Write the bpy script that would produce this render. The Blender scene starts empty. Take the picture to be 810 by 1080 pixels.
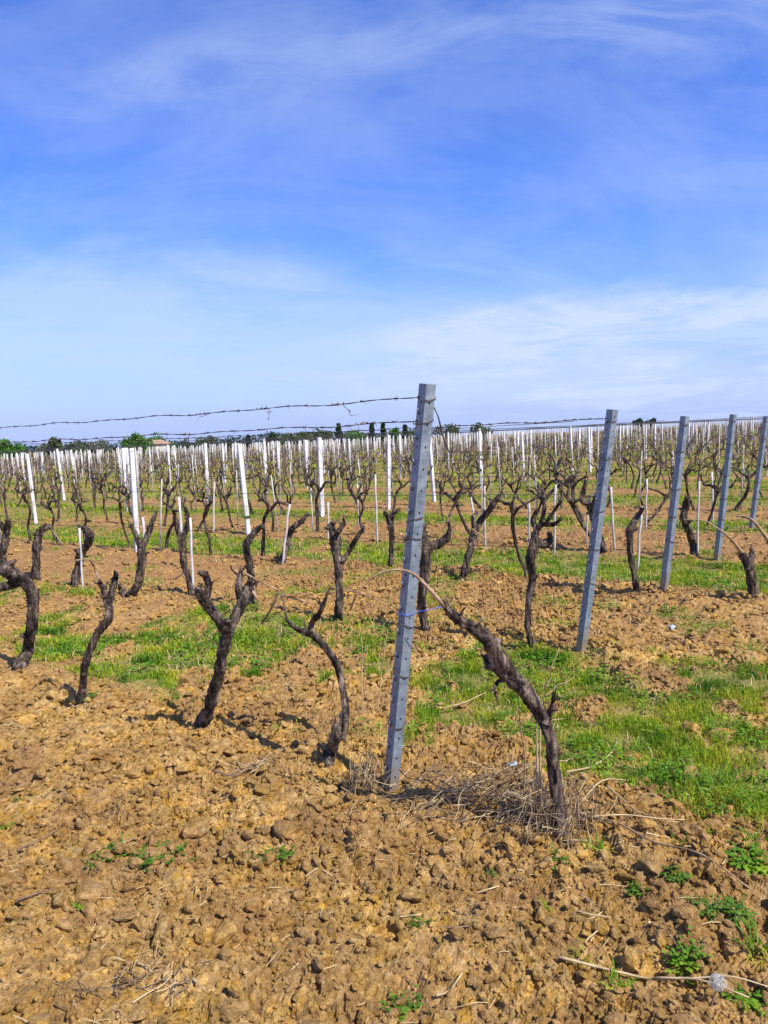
import bpy, math, random
import numpy as np
from mathutils import Vector, Matrix

random.seed(7)
RNG = np.random.default_rng(7)
SC = bpy.context.scene
COL = SC.collection

# ------------------------------------------------------------------ camera
F = 811.0                       # focal length in pixels of the 810 x 1080 photograph
CAMH = 1.58
YH, ROLL, SLOPE = 461.0, math.radians(2.0), 0.008
PITCH = math.atan((540 - YH) / F)
FWD = np.array([0, math.cos(PITCH), -math.sin(PITCH)])
_up = np.array([0, math.sin(PITCH), math.cos(PITCH)]); _rt = np.array([1.0, 0, 0])
RT = math.cos(ROLL) * _rt - math.sin(ROLL) * _up
UP = math.cos(ROLL) * _up + math.sin(ROLL) * _rt
cam_d = bpy.data.cameras.new('camera'); cam = bpy.data.objects.new('camera', cam_d); COL.objects.link(cam)
cam_d.sensor_fit = 'VERTICAL'; cam_d.sensor_height = 24.0; cam_d.lens = 24.0 * F / 1080
cam_d.clip_start = 0.05; cam_d.clip_end = 6000
cam.matrix_world = Matrix(((RT[0], UP[0], -FWD[0], 0), (RT[1], UP[1], -FWD[1], 0), (RT[2], UP[2], -FWD[2], CAMH), (0, 0, 0, 1)))
SC.camera = cam

# ------------------------------------------------------------------ world, sun, exposure
SUN_EL = math.radians(49); SUN_AZ = math.atan2(0.76, -0.63)     # compass angle from +Y towards +X
sun_dir = Vector((math.sin(SUN_AZ) * math.cos(SUN_EL), math.cos(SUN_AZ) * math.cos(SUN_EL), math.sin(SUN_EL)))
SC.view_settings.view_transform = 'Standard'; SC.view_settings.look = 'None'
SC.view_settings.exposure = 0.36; SC.view_settings.gamma = 1.0; SC.view_settings.use_curve_mapping = False
W = bpy.data.worlds.new('World'); SC.world = W; W.use_nodes = True
def build_world():
    nt = W.node_tree; nt.nodes.clear(); N = nt.nodes.new; L = nt.links.new
    def math_(op, a, b=None, clamp=False):
        m = N('ShaderNodeMath'); m.operation = op; m.use_clamp = clamp
        for i, v in enumerate((a, b)):
            if v is None: continue
            if isinstance(v, (int, float)): m.inputs[i].default_value = v
            else: L(v, m.inputs[i])
        return m.outputs[0]
    def ramp(v, lo, hi, a=0.0, b=1.0, mode='SMOOTHSTEP'):
        m = N('ShaderNodeMapRange'); m.interpolation_type = mode
        L(v, m.inputs[0]); m.inputs[1].default_value = lo; m.inputs[2].default_value = hi
        m.inputs[3].default_value = a; m.inputs[4].default_value = b
        return m.outputs[0]
    sky = N('ShaderNodeTexSky'); sky.sky_type = 'NISHITA'; sky.sun_disc = False
    sky.sun_elevation = SUN_EL; sky.sun_rotation = SUN_AZ
    sky.air_density = 1.0; sky.dust_density = 0.25; sky.ozone_density = 3.0; sky.altitude = 200
    hs = N('ShaderNodeHueSaturation'); hs.inputs['Saturation'].default_value = 1.28; hs.inputs['Value'].default_value = 1.22
    hs.inputs['Hue'].default_value = 0.508
    L(sky.outputs[0], hs.inputs['Color'])
    tint = N('ShaderNodeMix'); tint.data_type = 'RGBA'; tint.blend_type = 'MULTIPLY'; tint.inputs['Factor'].default_value = 1.0
    L(hs.outputs[0], tint.inputs[6]); tint.inputs[7].default_value = (1.06, 1.00, 1.40, 1)
    tc = N('ShaderNodeTexCoord'); sep = N('ShaderNodeSeparateXYZ'); L(tc.outputs['Generated'], sep.inputs[0])
    X, Y, Z = sep.outputs
    yy = math_('MAXIMUM', Y, 0.25)
    az = math_('DIVIDE', X, yy); el = math_('DIVIDE', Z, yy)          # bearing and height over the northern horizon
    zz = math_('ADD', math_('MAXIMUM', Z, 0.0), 0.22)
    u = math_('DIVIDE', X, zz); v = math_('DIVIDE', Y, zz)
    def noise(su, sv, rot, scale, detail, rough, dist, off=0.0, p=(None, None)):
        cb = N('ShaderNodeCombineXYZ'); L(p[0] or u, cb.inputs[0]); L(p[1] or v, cb.inputs[1]); cb.inputs[2].default_value = off
        mp = N('ShaderNodeMapping'); L(cb.outputs[0], mp.inputs[0])
        mp.inputs['Rotation'].default_value = (0, 0, rot); mp.inputs['Scale'].default_value = (su, sv, 1)
        t = N('ShaderNodeTexNoise'); L(mp.outputs[0], t.inputs['Vector'])
        t.inputs['Scale'].default_value = scale; t.inputs['Detail'].default_value = detail
        t.inputs['Roughness'].default_value = rough; t.inputs['Distortion'].default_value = dist
        return t.outputs[0]
    big = noise(1.0, 1.6, 0.2, 1.3, 6, 0.6, 0.5, 3.1, (az, el))
    wob = noise(1.0, 2.2, 0.1, 3.0, 8, 0.62, 0.6, 7.7, (az, el))
    fine = noise(1.0, 4.5, 0.22, 4.0, 10, 0.66, 0.8, 1.9, (az, el))
    curl = noise(1.0, 2.6, -0.25, 3.2, 10, 0.64, 1.2, 4.4, (az, el))
    def add(*a):
        r = a[0]
        for b in a[1:]: r = math_('ADD', r, b)
        return r
    def mul(*a):
        r = a[0]
        for b in a[1:]: r = math_('MULTIPLY', r, b)
        return r
    ew = add(el, mul(add(wob, -0.5), 0.16), mul(add(fine, -0.5), 0.05))
    # a broad pale veil low in the sky, its upper edge sinking to the right
    e1 = add(ew, mul(math_('MAXIMUM', add(az, 0.12), 0.0), 0.30))
    veil = mul(ramp(e1, 0.275, 0.200), ramp(add(ew, mul(az, 0.06)), 0.015, 0.085), ramp(fine, 0.28, 0.60, 0.40, 1.0), ramp(big, 0.2, 0.5, 0.75, 1.0))
    # bright combed streak climbing to the right
    e2 = add(ew, mul(az, -0.10))
    streak = mul(ramp(e2, 0.055, 0.095), ramp(e2, 0.150, 0.105), ramp(az, -0.15, 0.15), ramp(fine, 0.32, 0.58, 0.25, 1.0))
    # faint high wisps
    e3 = add(ew, mul(az, -0.10))
    wisp = mul(ramp(e3, 0.40, 0.47), ramp(e3, 0.55, 0.48), ramp(az, -0.50, -0.33), ramp(curl, 0.38, 0.66))
    corner = mul(ramp(add(az, el, mul(add(wob, -0.5), 0.5)), 0.55, 0.95), ramp(curl, 0.30, 0.66))
    soft = mul(ramp(big, 0.42, 0.72), ramp(el, 0.60, 0.20, 0.30, 1.0))
    puff = mul(ramp(curl, 0.50, 0.74), ramp(el, 0.32, 0.20), ramp(el, 0.04, 0.12))
    low = mul(ramp(el, 0.20, 0.10), ramp(az, -0.05, 0.25), ramp(noise(1.0, 6.0, 0.18, 5.0, 9, 0.66, 1.0, 6.1, (az, el)), 0.44, 0.62))
    thin = mul(ramp(noise(1.0, 2.4, 0.12, 2.4, 9, 0.62, 0.9, 9.3, (az, el)), 0.36, 0.70), ramp(el, 0.16, 0.26))
    m = add(mul(veil, 0.47), mul(streak, 0.72), mul(low, 0.46), mul(wisp, 0.16), mul(corner, 0.15), mul(soft, 0.24), mul(puff, 0.20), mul(thin, 0.17))
    m = math_('MINIMUM', m, 0.88)
    hz = N('ShaderNodeMix'); hz.data_type = 'RGBA'; L(ramp(Z, 0.24, -0.02, 0.0, 0.92), hz.inputs['Factor'])
    L(tint.outputs[2], hz.inputs[6]); hz.inputs[7].default_value = (2.7, 3.75, 7.2, 1)
    mix = N('ShaderNodeMix'); mix.data_type = 'RGBA'; L(m, mix.inputs['Factor'])
    L(hz.outputs[2], mix.inputs[6]); mix.inputs[7].default_value = (4.9, 5.8, 7.9, 1)
    bg = N('ShaderNodeBackground'); bg.inputs[1].default_value = 0.105
    L(mix.outputs[2], bg.inputs[0])
    out = N('ShaderNodeOutputWorld'); L(bg.outputs[0], out.inputs[0])
build_world()
sun_d = bpy.data.lights.new('sun', 'SUN'); sun_d.energy = 5.0; sun_d.angle = math.radians(0.53); sun_d.color = (1.0, 0.95, 0.86)
sun = bpy.data.objects.new('sun', sun_d); COL.objects.link(sun)
sun.rotation_euler = (-sun_dir).to_track_quat('-Z', 'Y').to_euler(); sun.location = (20, -10, 25)

# ------------------------------------------------------------------ numpy noise
def _hash(ix, iy, seed):
    h = (ix.astype(np.int64) * 374761393 + iy.astype(np.int64) * 668265263 + seed * 974711) & 0x7fffffff
    h = ((h ^ (h >> 13)) * 1274126177) & 0x7fffffff
    h = ((h ^ (h >> 15)) * 83492791) & 0x7fffffff
    h = h ^ (h >> 14)
    return (h & 0xffff).astype(np.float32) / 65535.0
def vnoise(x, y, seed):
    ix = np.floor(x); iy = np.floor(y); fx = (x - ix).astype(np.float32); fy = (y - iy).astype(np.float32)
    fx = fx * fx * (3 - 2 * fx); fy = fy * fy * (3 - 2 * fy)
    a = _hash(ix, iy, seed); b = _hash(ix + 1, iy, seed); c = _hash(ix, iy + 1, seed); d = _hash(ix + 1, iy + 1, seed)
    return (a * (1 - fx) + b * fx) * (1 - fy) + (c * (1 - fx) + d * fx) * fy
def fbm(x, y, seed, octv=4, gain=0.5):
    s = np.zeros(np.shape(x), np.float32); amp = 1.0; tot = 0.0; f = 1.0
    for o in range(octv):
        s += amp * vnoise(x * f + 17.3 * o, y * f - 9.1 * o, seed + o * 31); tot += amp; amp *= gain; f *= 2.03
    return s / tot
def clods(x, y, cell, seed, prob):
    ix = np.floor(x / cell); iy = np.floor(y / cell); best = np.zeros(np.shape(x), np.float32)
    for dx in (-1, 0, 1):
        for dy in (-1, 0, 1):
            cx = ix + dx; cy = iy + dy
            h = _hash(cx, cy, seed)
            ox = (cx + 0.1 + 0.8 * _hash(cx, cy, seed + 1)) * cell; oy = (cy + 0.1 + 0.8 * _hash(cx, cy, seed + 2)) * cell
            r = (0.42 + 0.50 * _hash(cx, cy, seed + 3)) * cell
            an = _hash(cx, cy, seed + 4) * 6.283; ux = (x - ox) / r; uy = (y - oy) / r
            ca, sa = np.cos(an), np.sin(an); el = 0.75 + 0.6 * _hash(cx, cy, seed + 5)
            px = (ux * ca + uy * sa) * el; py = (-ux * sa + uy * ca) / el
            # blocky lump: a blend of round and angular distance, tilted top
            d = 0.62 * np.sqrt(px * px + py * py) + 0.38 * (np.abs(px) + np.abs(py)) * 0.85
            b = np.clip(1.0 - d * d, 0, 1) ** 0.72 * (0.45 + 0.55 * _hash(cx, cy, seed + 6)) * np.clip(1 + 0.45 * px + 0.25 * py, 0.3, 1.8)
            best = np.maximum(best, np.where(h < prob, b, 0.0).astype(np.float32))
    return best

def cracks(x, y, cell, seed):
    """0 on the flats, 1 in the crevices between clods"""
    ix = np.floor(x / cell); iy = np.floor(y / cell); f1 = np.full(np.shape(x), 9.0, np.float32); f2 = f1.copy(); hgt = np.zeros(np.shape(x), np.float32)
    for dx in (-1, 0, 1):
        for dy in (-1, 0, 1):
            cx = ix + dx; cy = iy + dy
            d = np.hypot(x / cell - cx - _hash(cx, cy, seed + 1), y / cell - cy - _hash(cx, cy, seed + 2)).astype(np.float32)
            hh = _hash(cx, cy, seed + 3); n = d < f1
            f2 = np.where(n, f1, np.minimum(f2, d)); hgt = np.where(n, hh, hgt); f1 = np.where(n, d, f1)
    return 1 - np.clip((f2 - f1) / 0.26, 0, 1), hgt

# ------------------------------------------------------------------ layout of the vineyard
E1 = np.array([-0.012, 3.35]); NRM = np.array([0.567, 0.824]); ROW = np.array([-0.824, 0.567]); GAP = 2.33
def row_end(k): return E1 + (k - 1) * GAP * NRM                 # ground point of the end post of row k (1 = nearest)
def row_pt(k, t, s=0.0): return row_end(k) + t * ROW + s * NRM
def smooth(a, lo, hi):
    t = np.clip((a - lo) / (hi - lo), 0, 1); return t * t * (3 - 2 * t)
def macro(x, y):
    x = np.asarray(x, float); y = np.asarray(y, float)
    r = np.hypot(x, y)
    over = np.clip(r - 108, 0, 260)
    rise = 0.010 * np.clip(x, 0, 90) * smooth(r, 12, 70)
    return SLOPE * np.clip(x, -160, 160) + rise - np.where(over < 40, over ** 2 * 0.0006, 0.96 + (over - 40) * 0.020)
def row_s(x, y): return ((x - E1[0]) * NRM[0] + (y - E1[1]) * NRM[1]) / GAP
STRIPS = [(0.12, 1.0), (2.02, 2.78), (3.78, 4.55), (5.6, 6.35), (7.5, 8.3)] + [(9.5 + 2 * i, 10.35 + 2 * i) for i in range(22)]
def grass_mask(x, y):
    x = np.asarray(x, np.float32); y = np.asarray(y, np.float32)
    s = row_s(x, y) + 0.16 * (fbm(x * 0.9, y * 0.9, 401, 3) - 0.5)
    m = np.zeros(s.shape, np.float32)
    for lo, hi in STRIPS:
        m = np.maximum(m, smooth(s, lo - 0.05, lo + 0.09) * (1 - smooth(s, hi - 0.09, hi + 0.06)))
    patch = fbm(x * 1.9, y * 1.9, 77, 5, 0.68)
    t = (x - E1[0]) * ROW[0] + (y - E1[1]) * ROW[1]
    thick = 0.05 * smooth(-t, 0.2, 1.0)                           # thicker on the headland to the right
    far = smooth(np.hypot(x, y), 13, 24)
    m = np.maximum(m, far * 0.75 * smooth(fbm(x * .5, y * .5, 58, 3), .36, .5))
    m = m * smooth(patch + thick + 0.09 * smooth(s, 1.3, 1.8), 0.425, 0.55)
    # the worn strip in front of the end posts is bare here and there
    sp = smooth(fbm(x * 2.1 + 40, y * 2.1, 91, 3), 0.60, 0.70) * smooth(s, 1.0, 1.3) * 0.55
    return np.maximum(m, sp)
def terrain(x, y, detail=True):
    x = np.asarray(x, float); y = np.asarray(y, float)
    z = macro(x, y)
    r = np.hypot(x, y)
    near = 1 - smooth(r, 26, 60)
    s = row_s(x, y)
    z = z + near * 0.05 * (fbm(x * 0.7, y * 0.7, 5, 3) - 0.5)
    z = z + near * 0.035 * np.cos((s) * 2 * math.pi)                # soil earthed up along the rows
    if not detail: return z
    g = grass_mask(x, y); k = (1 - 0.72 * g) * near
    xw = x + 0.05 * (fbm(x * 9, y * 9, 61, 3) - 0.5) * 2; yw = y + 0.05 * (fbm(x * 9 + 50, y * 9, 62, 3) - 0.5) * 2
    rough = 0.55 + 0.8 * fbm(x * 1.3, y * 1.3, 15, 2)
    z = z + k * 0.075 * (fbm(x * 3.2, y * 3.2, 21, 3) - 0.5)
    z = z + k * rough * 0.050 * clods(xw, yw, 0.26, 100, 0.36)
    z = z + k * rough * 0.022 * clods(xw, yw, 0.115, 200, 0.50)
    m1 = 1 - smooth(r, 9, 16)
    if np.any(m1 > 0):
        sel = m1 > 0
        a = np.zeros(x.shape); xs, ys = xw[sel], yw[sel]
        c1, h1 = cracks(xs + .012 * (fbm(xs * 40, ys * 40, 81, 2) - .5), ys + .012 * (fbm(xs * 40 + 9, ys * 40, 82, 2) - .5), 0.075, 700); c2, h2 = cracks(xs, ys, 0.031, 740)
        gate = smooth(fbm(xs * 4, ys * 4, 83, 2), .38, .62)
        a[sel] = 0.012 * clods(xs, ys, 0.052, 300, 0.60) + 0.009 * clods(xs, ys, 0.026, 500, 0.75) + 0.014 * (fbm(xs * 38, ys * 38, 71, 3, 0.6) - 0.5) + gate * (-0.030 * c1 ** 2 + 0.014 * h1) - 0.009 * c2 ** 1.5 + 0.006 * h2
        z = z + k * rough * m1 * a
    return z
def gz(x, y): return float(terrain(np.array([x]), np.array([y]))[0])
def ray(px, py): return FWD + (px - 405) / F * RT - (py - 540) / F * UP
def ground(px, py):
    d = ray(px, py); z = 0.0
    for _ in range(12):
        t = (z - CAMH) / d[2]; z = float(terrain(np.array([t * d[0]]), np.array([t * d[1]]), False)[0])
    return np.array([t * d[0], t * d[1]])
def at(px, py, depth):
    d = ray(px, py); t = depth / d[1]
    return np.array([t * d[0], depth, CAMH + t * d[2]])
def project(p):
    q = np.asarray(p, float) - np.array([0, 0, CAMH]); w = q @ FWD
    return 405 + F * (q @ RT) / w, 540 - F * (q @ UP) / w, w
def in_frame(x, y, z=0.6, m=0):
    px, py, w = project((x, y, z + float(macro(x, y)))); return w > 0.3 and -m < px < 810 + m

# ------------------------------------------------------------------ mesh helpers
class MB:
    def __init__(s): s.v = []; s.f = []; s.n = 0; s.mi = []
    def add(s, verts, faces, mi=0):
        verts = np.asarray(verts, float); s.v.append(verts)
        for f in faces: s.f.append(tuple(i + s.n for i in f)); s.mi.append(mi)
        s.n += len(verts)
    def tube(s, pts, rad, sides=8, seg=None, lump=0.0, ridge=0.0, twist=0.0, seed=0, cap=True, mi=0):
        pts = np.asarray(pts, float); rad = np.asarray(rad, float)
        if seg: pts, rad = spline(pts, rad, seg)
        n = len(pts); rr = np.random.default_rng(seed + 11)
        tan = np.gradient(pts, axis=0); tan /= np.linalg.norm(tan, axis=1)[:, None] + 1e-9
        ref = np.array([0.31, 0.87, 0.12]); ref /= np.linalg.norm(ref)
        u = np.cross(tan[0], ref); u /= np.linalg.norm(u) + 1e-9
        us = []
        for i in range(n):
            u = u - tan[i] * (u @ tan[i]); u /= np.linalg.norm(u) + 1e-9; us.append(u.copy())
        us = np.array(us); vs = np.cross(tan, us)
        ang = np.linspace(0, 2 * math.pi, sides, endpoint=False)
        ln = np.concatenate([[0], np.cumsum(np.linalg.norm(np.diff(pts, axis=0), axis=1))])
        R = np.repeat(rad[:, None], sides, 1)
        if lump: R = R * (1 + lump * (rr.random((n, sides)) - 0.5) * 2 * 0.6 + lump * (rr.random((n, 1)) - 0.4) * 1.2)
        if ridge:
            ph = rr.random(3) * 6.28
            a2 = ang[None, :] + twist * ln[:, None]
            R = R * (1 + ridge * np.sin(a2 * 3 + ph[0]) + 0.6 * ridge * np.sin(a2 * 5 + ph[1] + ln[:, None] * 9))
        V = pts[:, None, :] + R[..., None] * (np.cos(ang)[None, :, None] * us[:, None, :] + np.sin(ang)[None, :, None] * vs[:, None, :])
        V = V.reshape(-1, 3); faces = []
        for i in range(n - 1):
            for j in range(sides):
                k = (j + 1) % sides
                faces.append((i * sides + j, i * sides + k, (i + 1) * sides + k, (i + 1) * sides + j))
        if cap:
            faces.append(tuple(range(sides))[::-1]); faces.append(tuple((n - 1) * sides + j for j in range(sides)))
        s.add(V, faces, mi)
    def box(s, c, size, rot=None, mi=0):
        c = np.asarray(c, float); h = np.asarray(size, float) / 2
        v = np.array([[x, y, z] for x in (-1, 1) for y in (-1, 1) for z in (-1, 1)], float) * h
        if rot is not None: v = v @ np.array(rot).T
        s.add(v + c, [(0, 1, 3, 2), (4, 6, 7, 5), (0, 4, 5, 1), (2, 3, 7, 6), (0, 2, 6, 4), (1, 5, 7, 3)], mi)
    def arrays(s): return np.concatenate(s.v), s.f
    def mesh(s, name, mats, smooth_=True):
        me = bpy.data.meshes.new(name); me.from_pydata(np.concatenate(s.v).tolist(), [], s.f)
        for m in (mats if isinstance(mats, (list, tuple)) else [mats]): me.materials.append(m)
        me.polygons.foreach_set('material_index', s.mi)
        if smooth_: me.polygons.foreach_set('use_smooth', [True] * len(me.polygons))
        me.update(); return me
    def build(s, name, mats, parent=None, smooth_=True, loc=None):
        o = bpy.data.objects.new(name, s.mesh(name, mats, smooth_)); COL.objects.link(o)
        if parent is not None: o.parent = parent
        if loc is not None: o.location = loc
        return o
def spline(p, r, seg):
    p = np.asarray(p, float); r = np.asarray(r, float)
    P = np.vstack([2 * p[0] - p[1], p, 2 * p[-1] - p[-2]]); out = []; rr = []
    for i in range(1, len(P) - 2):
        for t in np.linspace(0, 1, seg, endpoint=False):
            a, b, c, d = P[i - 1], P[i], P[i + 1], P[i + 2]
            out.append(0.5 * ((2 * b) + (-a + c) * t + (2 * a - 5 * b + 4 * c - d) * t * t + (-a + 3 * b - 3 * c + d) * t ** 3))
            rr.append(r[i - 1] * (1 - t) + r[i] * t)
    out.append(P[-2]); rr.append(r[-1]); return np.array(out), np.array(rr)
def fast_mesh(name, V, faces, mats, smooth_=False, mi=None):
    """V (n,3); faces: list of integer arrays (m,k), each with its own k"""
    me = bpy.data.meshes.new(name); V = np.asarray(V, np.float32)
    me.vertices.add(len(V)); me.vertices.foreach_set('co', V.ravel())
    loops = np.concatenate([f.ravel() for f in faces]).astype(np.int32)
    tot = np.concatenate([np.full(len(f), f.shape[1]) for f in faces]).astype(np.int32)
    st = np.concatenate([[0], np.cumsum(tot)[:-1]]).astype(np.int32)
    me.loops.add(len(loops)); me.loops.foreach_set('vertex_index', loops)
    me.polygons.add(len(tot)); me.polygons.foreach_set('loop_start', st)
    try: me.polygons.foreach_set('loop_total', tot)
    except Exception: pass
    for m in (mats if isinstance(mats, (list, tuple)) else [mats]): me.materials.append(m)
    if mi is not None: me.polygons.foreach_set('material_index', mi.astype(np.int32))
    me.polygons.foreach_set('use_smooth', np.full(len(tot), smooth_))
    me.update(calc_edges=True); me.validate(); return me
def link(name, me, parent=None, loc=None):
    o = bpy.data.objects.new(name, me); COL.objects.link(o)
    if parent is not None: o.parent = parent
    if loc is not None: o.location = loc
    return o
def tag(o, label=None, cat=None, group=None, kind=None):
    if label: o['label'] = label
    if cat: o['category'] = cat
    if group: o['group'] = group
    if kind: o['kind'] = kind
    return o
def empty(name, loc, rz=0.0):
    o = bpy.data.objects.new(name, None); o.empty_display_size = 0.1; COL.objects.link(o)
    o.location = loc; o.rotation_euler = (0, 0, rz); return o
def copy_tree(o, kids):
    c = o.copy(); COL.objects.link(c)
    for ch in kids:
        d = ch.copy(); COL.objects.link(d); d.parent = c
    return c
ORD = 'zeroth first second third fourth fifth sixth seventh eighth ninth tenth eleventh twelfth thirteenth fourteenth fifteenth sixteenth seventeenth eighteenth nineteenth twentieth'.split()

# ------------------------------------------------------------------ materials
def new_mat(name):
    m = bpy.data.materials.new(name); m.use_nodes = True; nt = m.node_tree
    b = nt.nodes['Principled BSDF']; b.inputs['Specular IOR Level'].default_value = 0.25
    return m, nt, b
def tex(nt, scale, detail=6, rough=0.6, dist=0.0, coord='Object', stretch=(1, 1, 1)):
    tc = nt.nodes.new('ShaderNodeTexCoord'); mp = nt.nodes.new('ShaderNodeMapping'); mp.inputs['Scale'].default_value = stretch
    nt.links.new(tc.outputs[coord], mp.inputs[0])
    t = nt.nodes.new('ShaderNodeTexNoise'); nt.links.new(mp.outputs[0], t.inputs['Vector'])
    t.inputs['Scale'].default_value = scale; t.inputs['Detail'].default_value = detail
    t.inputs['Roughness'].default_value = rough; t.inputs['Distortion'].default_value = dist
    return t.outputs[0]
def cramp(nt, src, stops):
    r = nt.nodes.new('ShaderNodeValToRGB'); nt.links.new(src, r.inputs[0])
    while len(r.color_ramp.elements) < len(stops): r.color_ramp.elements.new(0.5)
    for e, (p, c) in zip(r.color_ramp.elements, stops): e.position = p; e.color = (*c, 1)
    return r.outputs[0]
def mixc(nt, fac, a, b, mode='MIX'):
    m = nt.nodes.new('ShaderNodeMix'); m.data_type = 'RGBA'; m.blend_type = mode
    if isinstance(fac, (int, float)): m.inputs[0].default_value = fac
    else: nt.links.new(fac, m.inputs[0])
    for i, c in ((6, a), (7, b)):
        if isinstance(c, tuple): m.inputs[i].default_value = (*c, 1)
        else: nt.links.new(c, m.inputs[i])
    return m.outputs[2]
def bump(nt, b, h, dist, strength=1.0):
    bp = nt.nodes.new('ShaderNodeBump'); bp.inputs['Distance'].default_value = dist; bp.inputs['Strength'].default_value = strength
    nt.links.new(h, bp.inputs['Height']); nt.links.new(bp.outputs[0], b.inputs['Normal'])
def maprange(nt, v, lo, hi, a=0.0, b=1.0):
    m = nt.nodes.new('ShaderNodeMapRange'); nt.links.new(v, m.inputs[0])
    for i, q in enumerate((lo, hi, a, b)): m.inputs[i + 1].default_value = q
    return m.outputs[0]

def mat_soil():
    m, nt, b = new_mat('soil')
    n1 = tex(nt, 2.3, 8, 0.65); n2 = tex(nt, 34, 6, 0.7); n3 = tex(nt, 150, 3, 0.7); n4 = tex(nt, 0.5, 4, 0.6)
    c = cramp(nt, n2, [(0.26, (0.23, 0.125, 0.045)), (0.43, (0.47, 0.272, 0.084)), (0.60, (0.60, 0.385, 0.135)), (0.78, (0.72, 0.52, 0.235))])
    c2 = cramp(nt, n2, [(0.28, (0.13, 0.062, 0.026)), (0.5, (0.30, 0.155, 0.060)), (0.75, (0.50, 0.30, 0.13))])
    tcv = nt.nodes.new('ShaderNodeTexCoord'); wv = nt.nodes.new('ShaderNodeTexNoise'); nt.links.new(tcv.outputs['Object'], wv.inputs['Vector']); wv.inputs['Scale'].default_value = 30
    av = nt.nodes.new('ShaderNodeVectorMath'); av.operation = 'MULTIPLY_ADD'; nt.links.new(wv.outputs['Color'], av.inputs[0]); av.inputs[1].default_value = (.05, .05, .05); nt.links.new(tcv.outputs['Object'], av.inputs[2])
    def cell(sc, lo, hi, src):
        vo = nt.nodes.new('ShaderNodeTexVoronoi'); nt.links.new(av.outputs[0], vo.inputs['Vector']); vo.inputs['Scale'].default_value = sc
        sp = nt.nodes.new('ShaderNodeSeparateColor'); nt.links.new(vo.outputs['Color'], sp.inputs[0])
        h = nt.nodes.new('ShaderNodeHueSaturation'); nt.links.new(src, h.inputs['Color']); nt.links.new(maprange(nt, sp.outputs[0], 0, 1, lo, hi), h.inputs['Value']); nt.links.new(maprange(nt, sp.outputs[1], 0, 1, .95, 1.08), h.inputs['Saturation']); return h.outputs[0]
    c = cell(13, .76, 1.20, c); c = cell(46, .74, 1.24, c)
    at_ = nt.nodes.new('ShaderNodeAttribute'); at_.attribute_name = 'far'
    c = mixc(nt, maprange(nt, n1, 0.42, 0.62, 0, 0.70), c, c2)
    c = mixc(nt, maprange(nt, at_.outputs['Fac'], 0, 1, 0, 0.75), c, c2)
    ga = nt.nodes.new('ShaderNodeAttribute'); ga.attribute_name = 'grass'
    gc = cramp(nt, n2, [(0.3, (0.10, 0.15, 0.025)), (0.5, (0.20, 0.235, 0.04)), (0.72, (0.36, 0.31, 0.10))])
    gf = nt.nodes.new('ShaderNodeMath'); gf.operation = 'MULTIPLY'; nt.links.new(ga.outputs['Fac'], gf.inputs[0])
    nt.links.new(maprange(nt, n1, 0.3, 0.6, 0.35, 0.85), gf.inputs[1])
    c = mixc(nt, gf.outputs[0], c, gc)
    c = mixc(nt, maprange(nt, n3, 0.55, 0.75, 0, 0.5), c, (0.60, 0.44, 0.25))
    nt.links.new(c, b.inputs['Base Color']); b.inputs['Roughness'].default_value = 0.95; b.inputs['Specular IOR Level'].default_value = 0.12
    ad = nt.nodes.new('ShaderNodeMath'); ad.operation = 'MULTIPLY_ADD'; nt.links.new(n3, ad.inputs[0]); ad.inputs[1].default_value = 0.3; nt.links.new(n2, ad.inputs[2])
    bump(nt, b, ad.outputs[0], 0.030, 1.0)
    return m
def mat_bark(name, dark=1.0):
    m, nt, b = new_mat(name)
    n1 = tex(nt, 34, 8, 0.7, 0.6, stretch=(1, 1, 0.16)); n2 = tex(nt, 9, 5, 0.6); n3 = tex(nt, 120, 3, 0.6, stretch=(1, 1, 0.12))
    c = cramp(nt, n1, [(0.34, (0.008 * dark, 0.006 * dark, 0.005 * dark)), (0.47, (0.045 * dark, 0.031 * dark, 0.023 * dark)), (0.57, (0.17 * dark, 0.122 * dark, 0.088 * dark)), (0.70, (0.40 * dark, 0.32 * dark, 0.25 * dark))])
    c = mixc(nt, maprange(nt, n2, 0.50, 0.68, 0, 0.85 / dark), c, (0.012, 0.009, 0.008))
    nt.links.new(c, b.inputs['Base Color']); b.inputs['Roughness'].default_value = 0.9
    ad = nt.nodes.new('ShaderNodeMath'); ad.operation = 'MULTIPLY_ADD'; nt.links.new(n3, ad.inputs[0]); ad.inputs[1].default_value = 0.4; nt.links.new(n1, ad.inputs[2])
    bump(nt, b, ad.outputs[0], 0.014, 1.0)
    return m
def mat_simple(name, cols, scale=12, rough=0.8, metal=0.0, bmp=0.002, stretch=(1, 1, 1), spec=0.25):
    m, nt, b = new_mat(name); n = tex(nt, scale, 6, 0.65, 0.2, stretch=stretch)
    k = len(cols); c = cramp(nt, n, [(0.3 + 0.42 * i / max(1, k - 1), cc) for i, cc in enumerate(cols)])
    nt.links.new(c, b.inputs['Base Color']); b.inputs['Roughness'].default_value = rough; b.inputs['Metallic'].default_value = metal
    b.inputs['Specular IOR Level'].default_value = spec
    if bmp: bump(nt, b, n, bmp, 0.8)
    return m
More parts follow.
